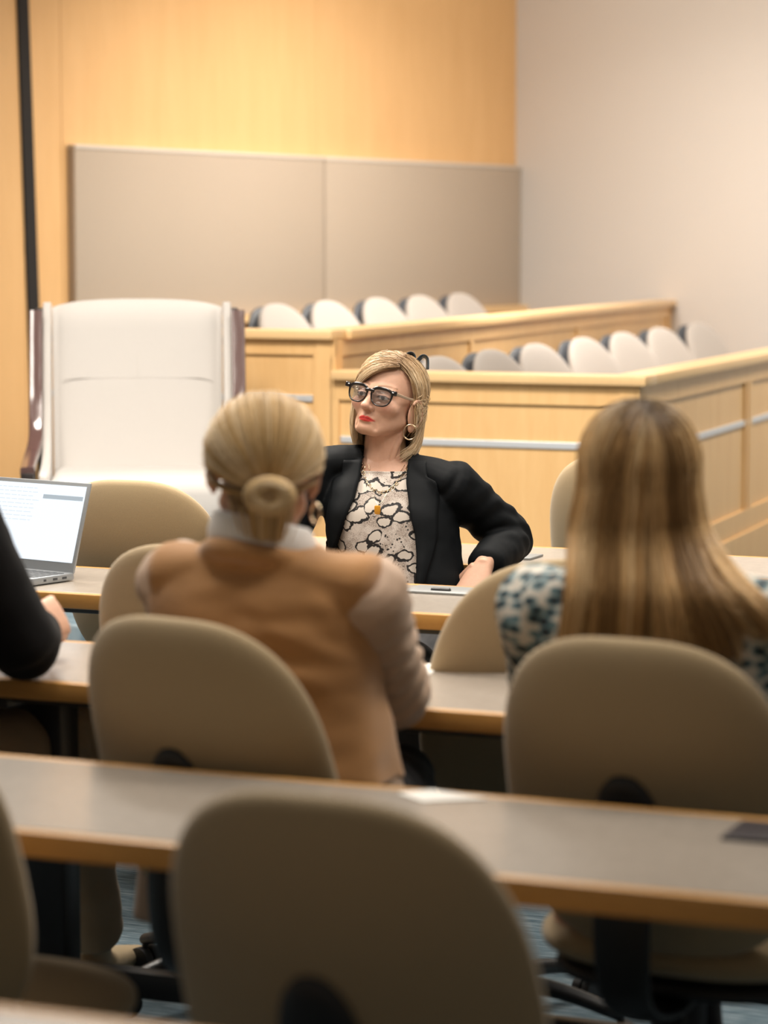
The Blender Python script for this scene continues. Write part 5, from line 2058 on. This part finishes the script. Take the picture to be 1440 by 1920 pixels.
    rad = 0.00105 * np.interp(np.linspace(0, 1, K), [0, 0.1, 0.85, 1], [0.7, 1, 1, 0.4])
    o = strands('hair', Pw, rad, cols, root)
    o['label'] = 'long straight dark-blonde hair with darker roots'
    return root


woman_long()


# ------------------------------------------------------------------ person in black at the left edge
def person_black():
    root = thing('person', 'person in black sweater and khaki trousers with clasped hands, cut off at left edge', 'person', (-2.66, 3.95, 0))
    F = Vector((0.06, 1.0)).normalized()
    Lf = Vector((-F.y, F.x))
    L3, F3 = Vector((Lf.x, Lf.y, 0)), Vector((F.x, F.y, 0))
    cf = lerp_c([(0.45, -2.68, 3.90), (0.75, -2.68, 3.92), (0.98, -2.69, 3.97), (1.15, -2.69, 3.98)])
    secs = [(0.46, 0.190, 0.13, 0.13), (0.60, 0.176, 0.12, 0.115), (0.74, 0.166, 0.105, 0.105), (0.88, 0.176, 0.12, 0.110),
            (0.97, 0.186, 0.105, 0.105), (1.020, 0.165, 0.085, 0.088), (1.05, 0.112, 0.070, 0.070), (1.08, 0.07, 0.06, 0.060)]
    HM = head_matrix((-2.69, 4.00, 1.20), Vector((0.05, 1.0)), pitch=-6, roll=0, s=1.0)
    shR, elR, wrR = Vector((-2.490, 3.985, 1.025)), Vector((-2.412, 4.080, 0.805)), Vector((-2.492, 4.235, 0.815))
    shL, elL, wrL = Vector((-2.870, 3.96, 1.000)), Vector((-2.90, 4.09, 0.800)), Vector((-2.66, 4.26, 0.795))
    hands = [hand(tuple(wrR), (0.12, 0.95, 0.10), (-0.85, 0.0, -0.5), -1, curl=(0.5, 0.75, 0.5), spread=0.16, thumb=0.7, s=1.0),
             hand(tuple(wrL), (0.93, 0.36, 0.10), (0.2, -0.5, -0.8), 1, curl=(0.6, 0.8, 0.5), thumb=0.5, s=1.0)]
    basic_body(root, HM, (-2.69, 3.985, 1.07), secs, cf, Lf, F, [(shR, elR, wrR), (shL, elL, wrL)], hands,
               dict(lips=(0.45, 0.15, 0.12), hairc=(0.05, 0.03, 0.02)), voxel=0.0026)
    sec2 = [(0.50, 0.205, 0.145, 0.145), (0.60, 0.192, 0.135, 0.130), (0.74, 0.182, 0.12, 0.120), (0.88, 0.192, 0.135, 0.122),
            (0.97, 0.200, 0.118, 0.116), (1.020, 0.178, 0.096, 0.100), (1.05, 0.124, 0.080, 0.082), (1.078, 0.078, 0.068, 0.070)]
    tp = [ring_loft(sections(sec2, cf, Lf, F, 0.0))]
    for sh, el, wr, sx in ((shR, elR, wrR, -1), (shL, elL, wrL, 1)):
        nk = Vector((-2.69, 3.98, 1.030)) + L3 * (0.06 * sx)
        tp.append(tube([tuple(nk), tuple(nk.lerp(sh, 0.55)), tuple(sh)], [(0.066, 0.040), (0.066, 0.046), (0.066, 0.056)], n=22, m=19, up=(0, 0, 1)))
        tp += sleeve_shapes(sh + L3 * (0.010 * sx), el, wr, 0.068, 0.062, 0.050, cuff=0.80)
    tp = wrinkle(fuse(tp, 0.005, 6), 0.004, 11, 14.0)
    o = obj('sweater', local(tp, root), cloth('black_knit', (0.0045, 0.0045, 0.0052), 0.3, 0.9, 0.03, 500, 0.4), root)
    o['label'] = 'black sweater'
    trousers(root, cloth('khaki_cotton', (0.31, 0.225, 0.14), 0.08, 0.9, 0.1, 700, 0.2), [(-2.78, 3.94, 0.55), (-2.60, 3.94, 0.55)], [(-2.74, 4.44, 0.60), (-2.55, 4.46, 0.585)],
             [(-2.75, 4.42, 0.12), (-2.66, 4.75, 0.12)], (-2.69, 3.92, 0.55), (0.092, 0.085, 0.070, 0.064))
    for x, y in ((-2.75, 4.43), (-2.66, 4.76)):
        shoe(root, (x, y, 0.0), (0.0, 1), plain('tan_leather', (0.42, 0.33, 0.21), 0.4))
    # short dark hair
    N_, K = 2200, 8
    c0 = np.array((0, -0.012, 0.026))
    r0 = np.array((0.0830, 0.1010, 0.0930))
    clump = rng.integers(0, 90, N_)
    S = rng.normal(size=(N_, 3))
    S /= np.linalg.norm(S, axis=1, keepdims=True)
    S[:, 2] = np.abs(S[:, 2]) * 1.0 - 0.45 * (S[:, 1] < 0.1)
    S = S[(S[:, 1] < 0.70)]
    clump = clump[:len(S)]
    S /= np.linalg.norm(S, axis=1, keepdims=True)
    down = S + np.array((0, -0.25, -0.55)) + rng.normal(size=S.shape) * 0.08
    arc = slerp(S, down, np.linspace(0, 0.8, K))
    P = c0 + arc * r0 * (0.95 + 0.08 * np.linspace(0, 1, K))[None, :, None]
    cols = hair_cols(len(S), K, clump, [(0.05, 0.03, 0.02), (0.08, 0.05, 0.03)])
    Mh = np.array(HM)
    Pw = P @ Mh[:3, :3].T + Mh[:3, 3] - np.array(root.location)
    strands('hair', Pw, 0.0011 * np.interp(np.linspace(0, 1, K), [0, 1], [1, 0.5]), cols, root)
    return root


person_black()
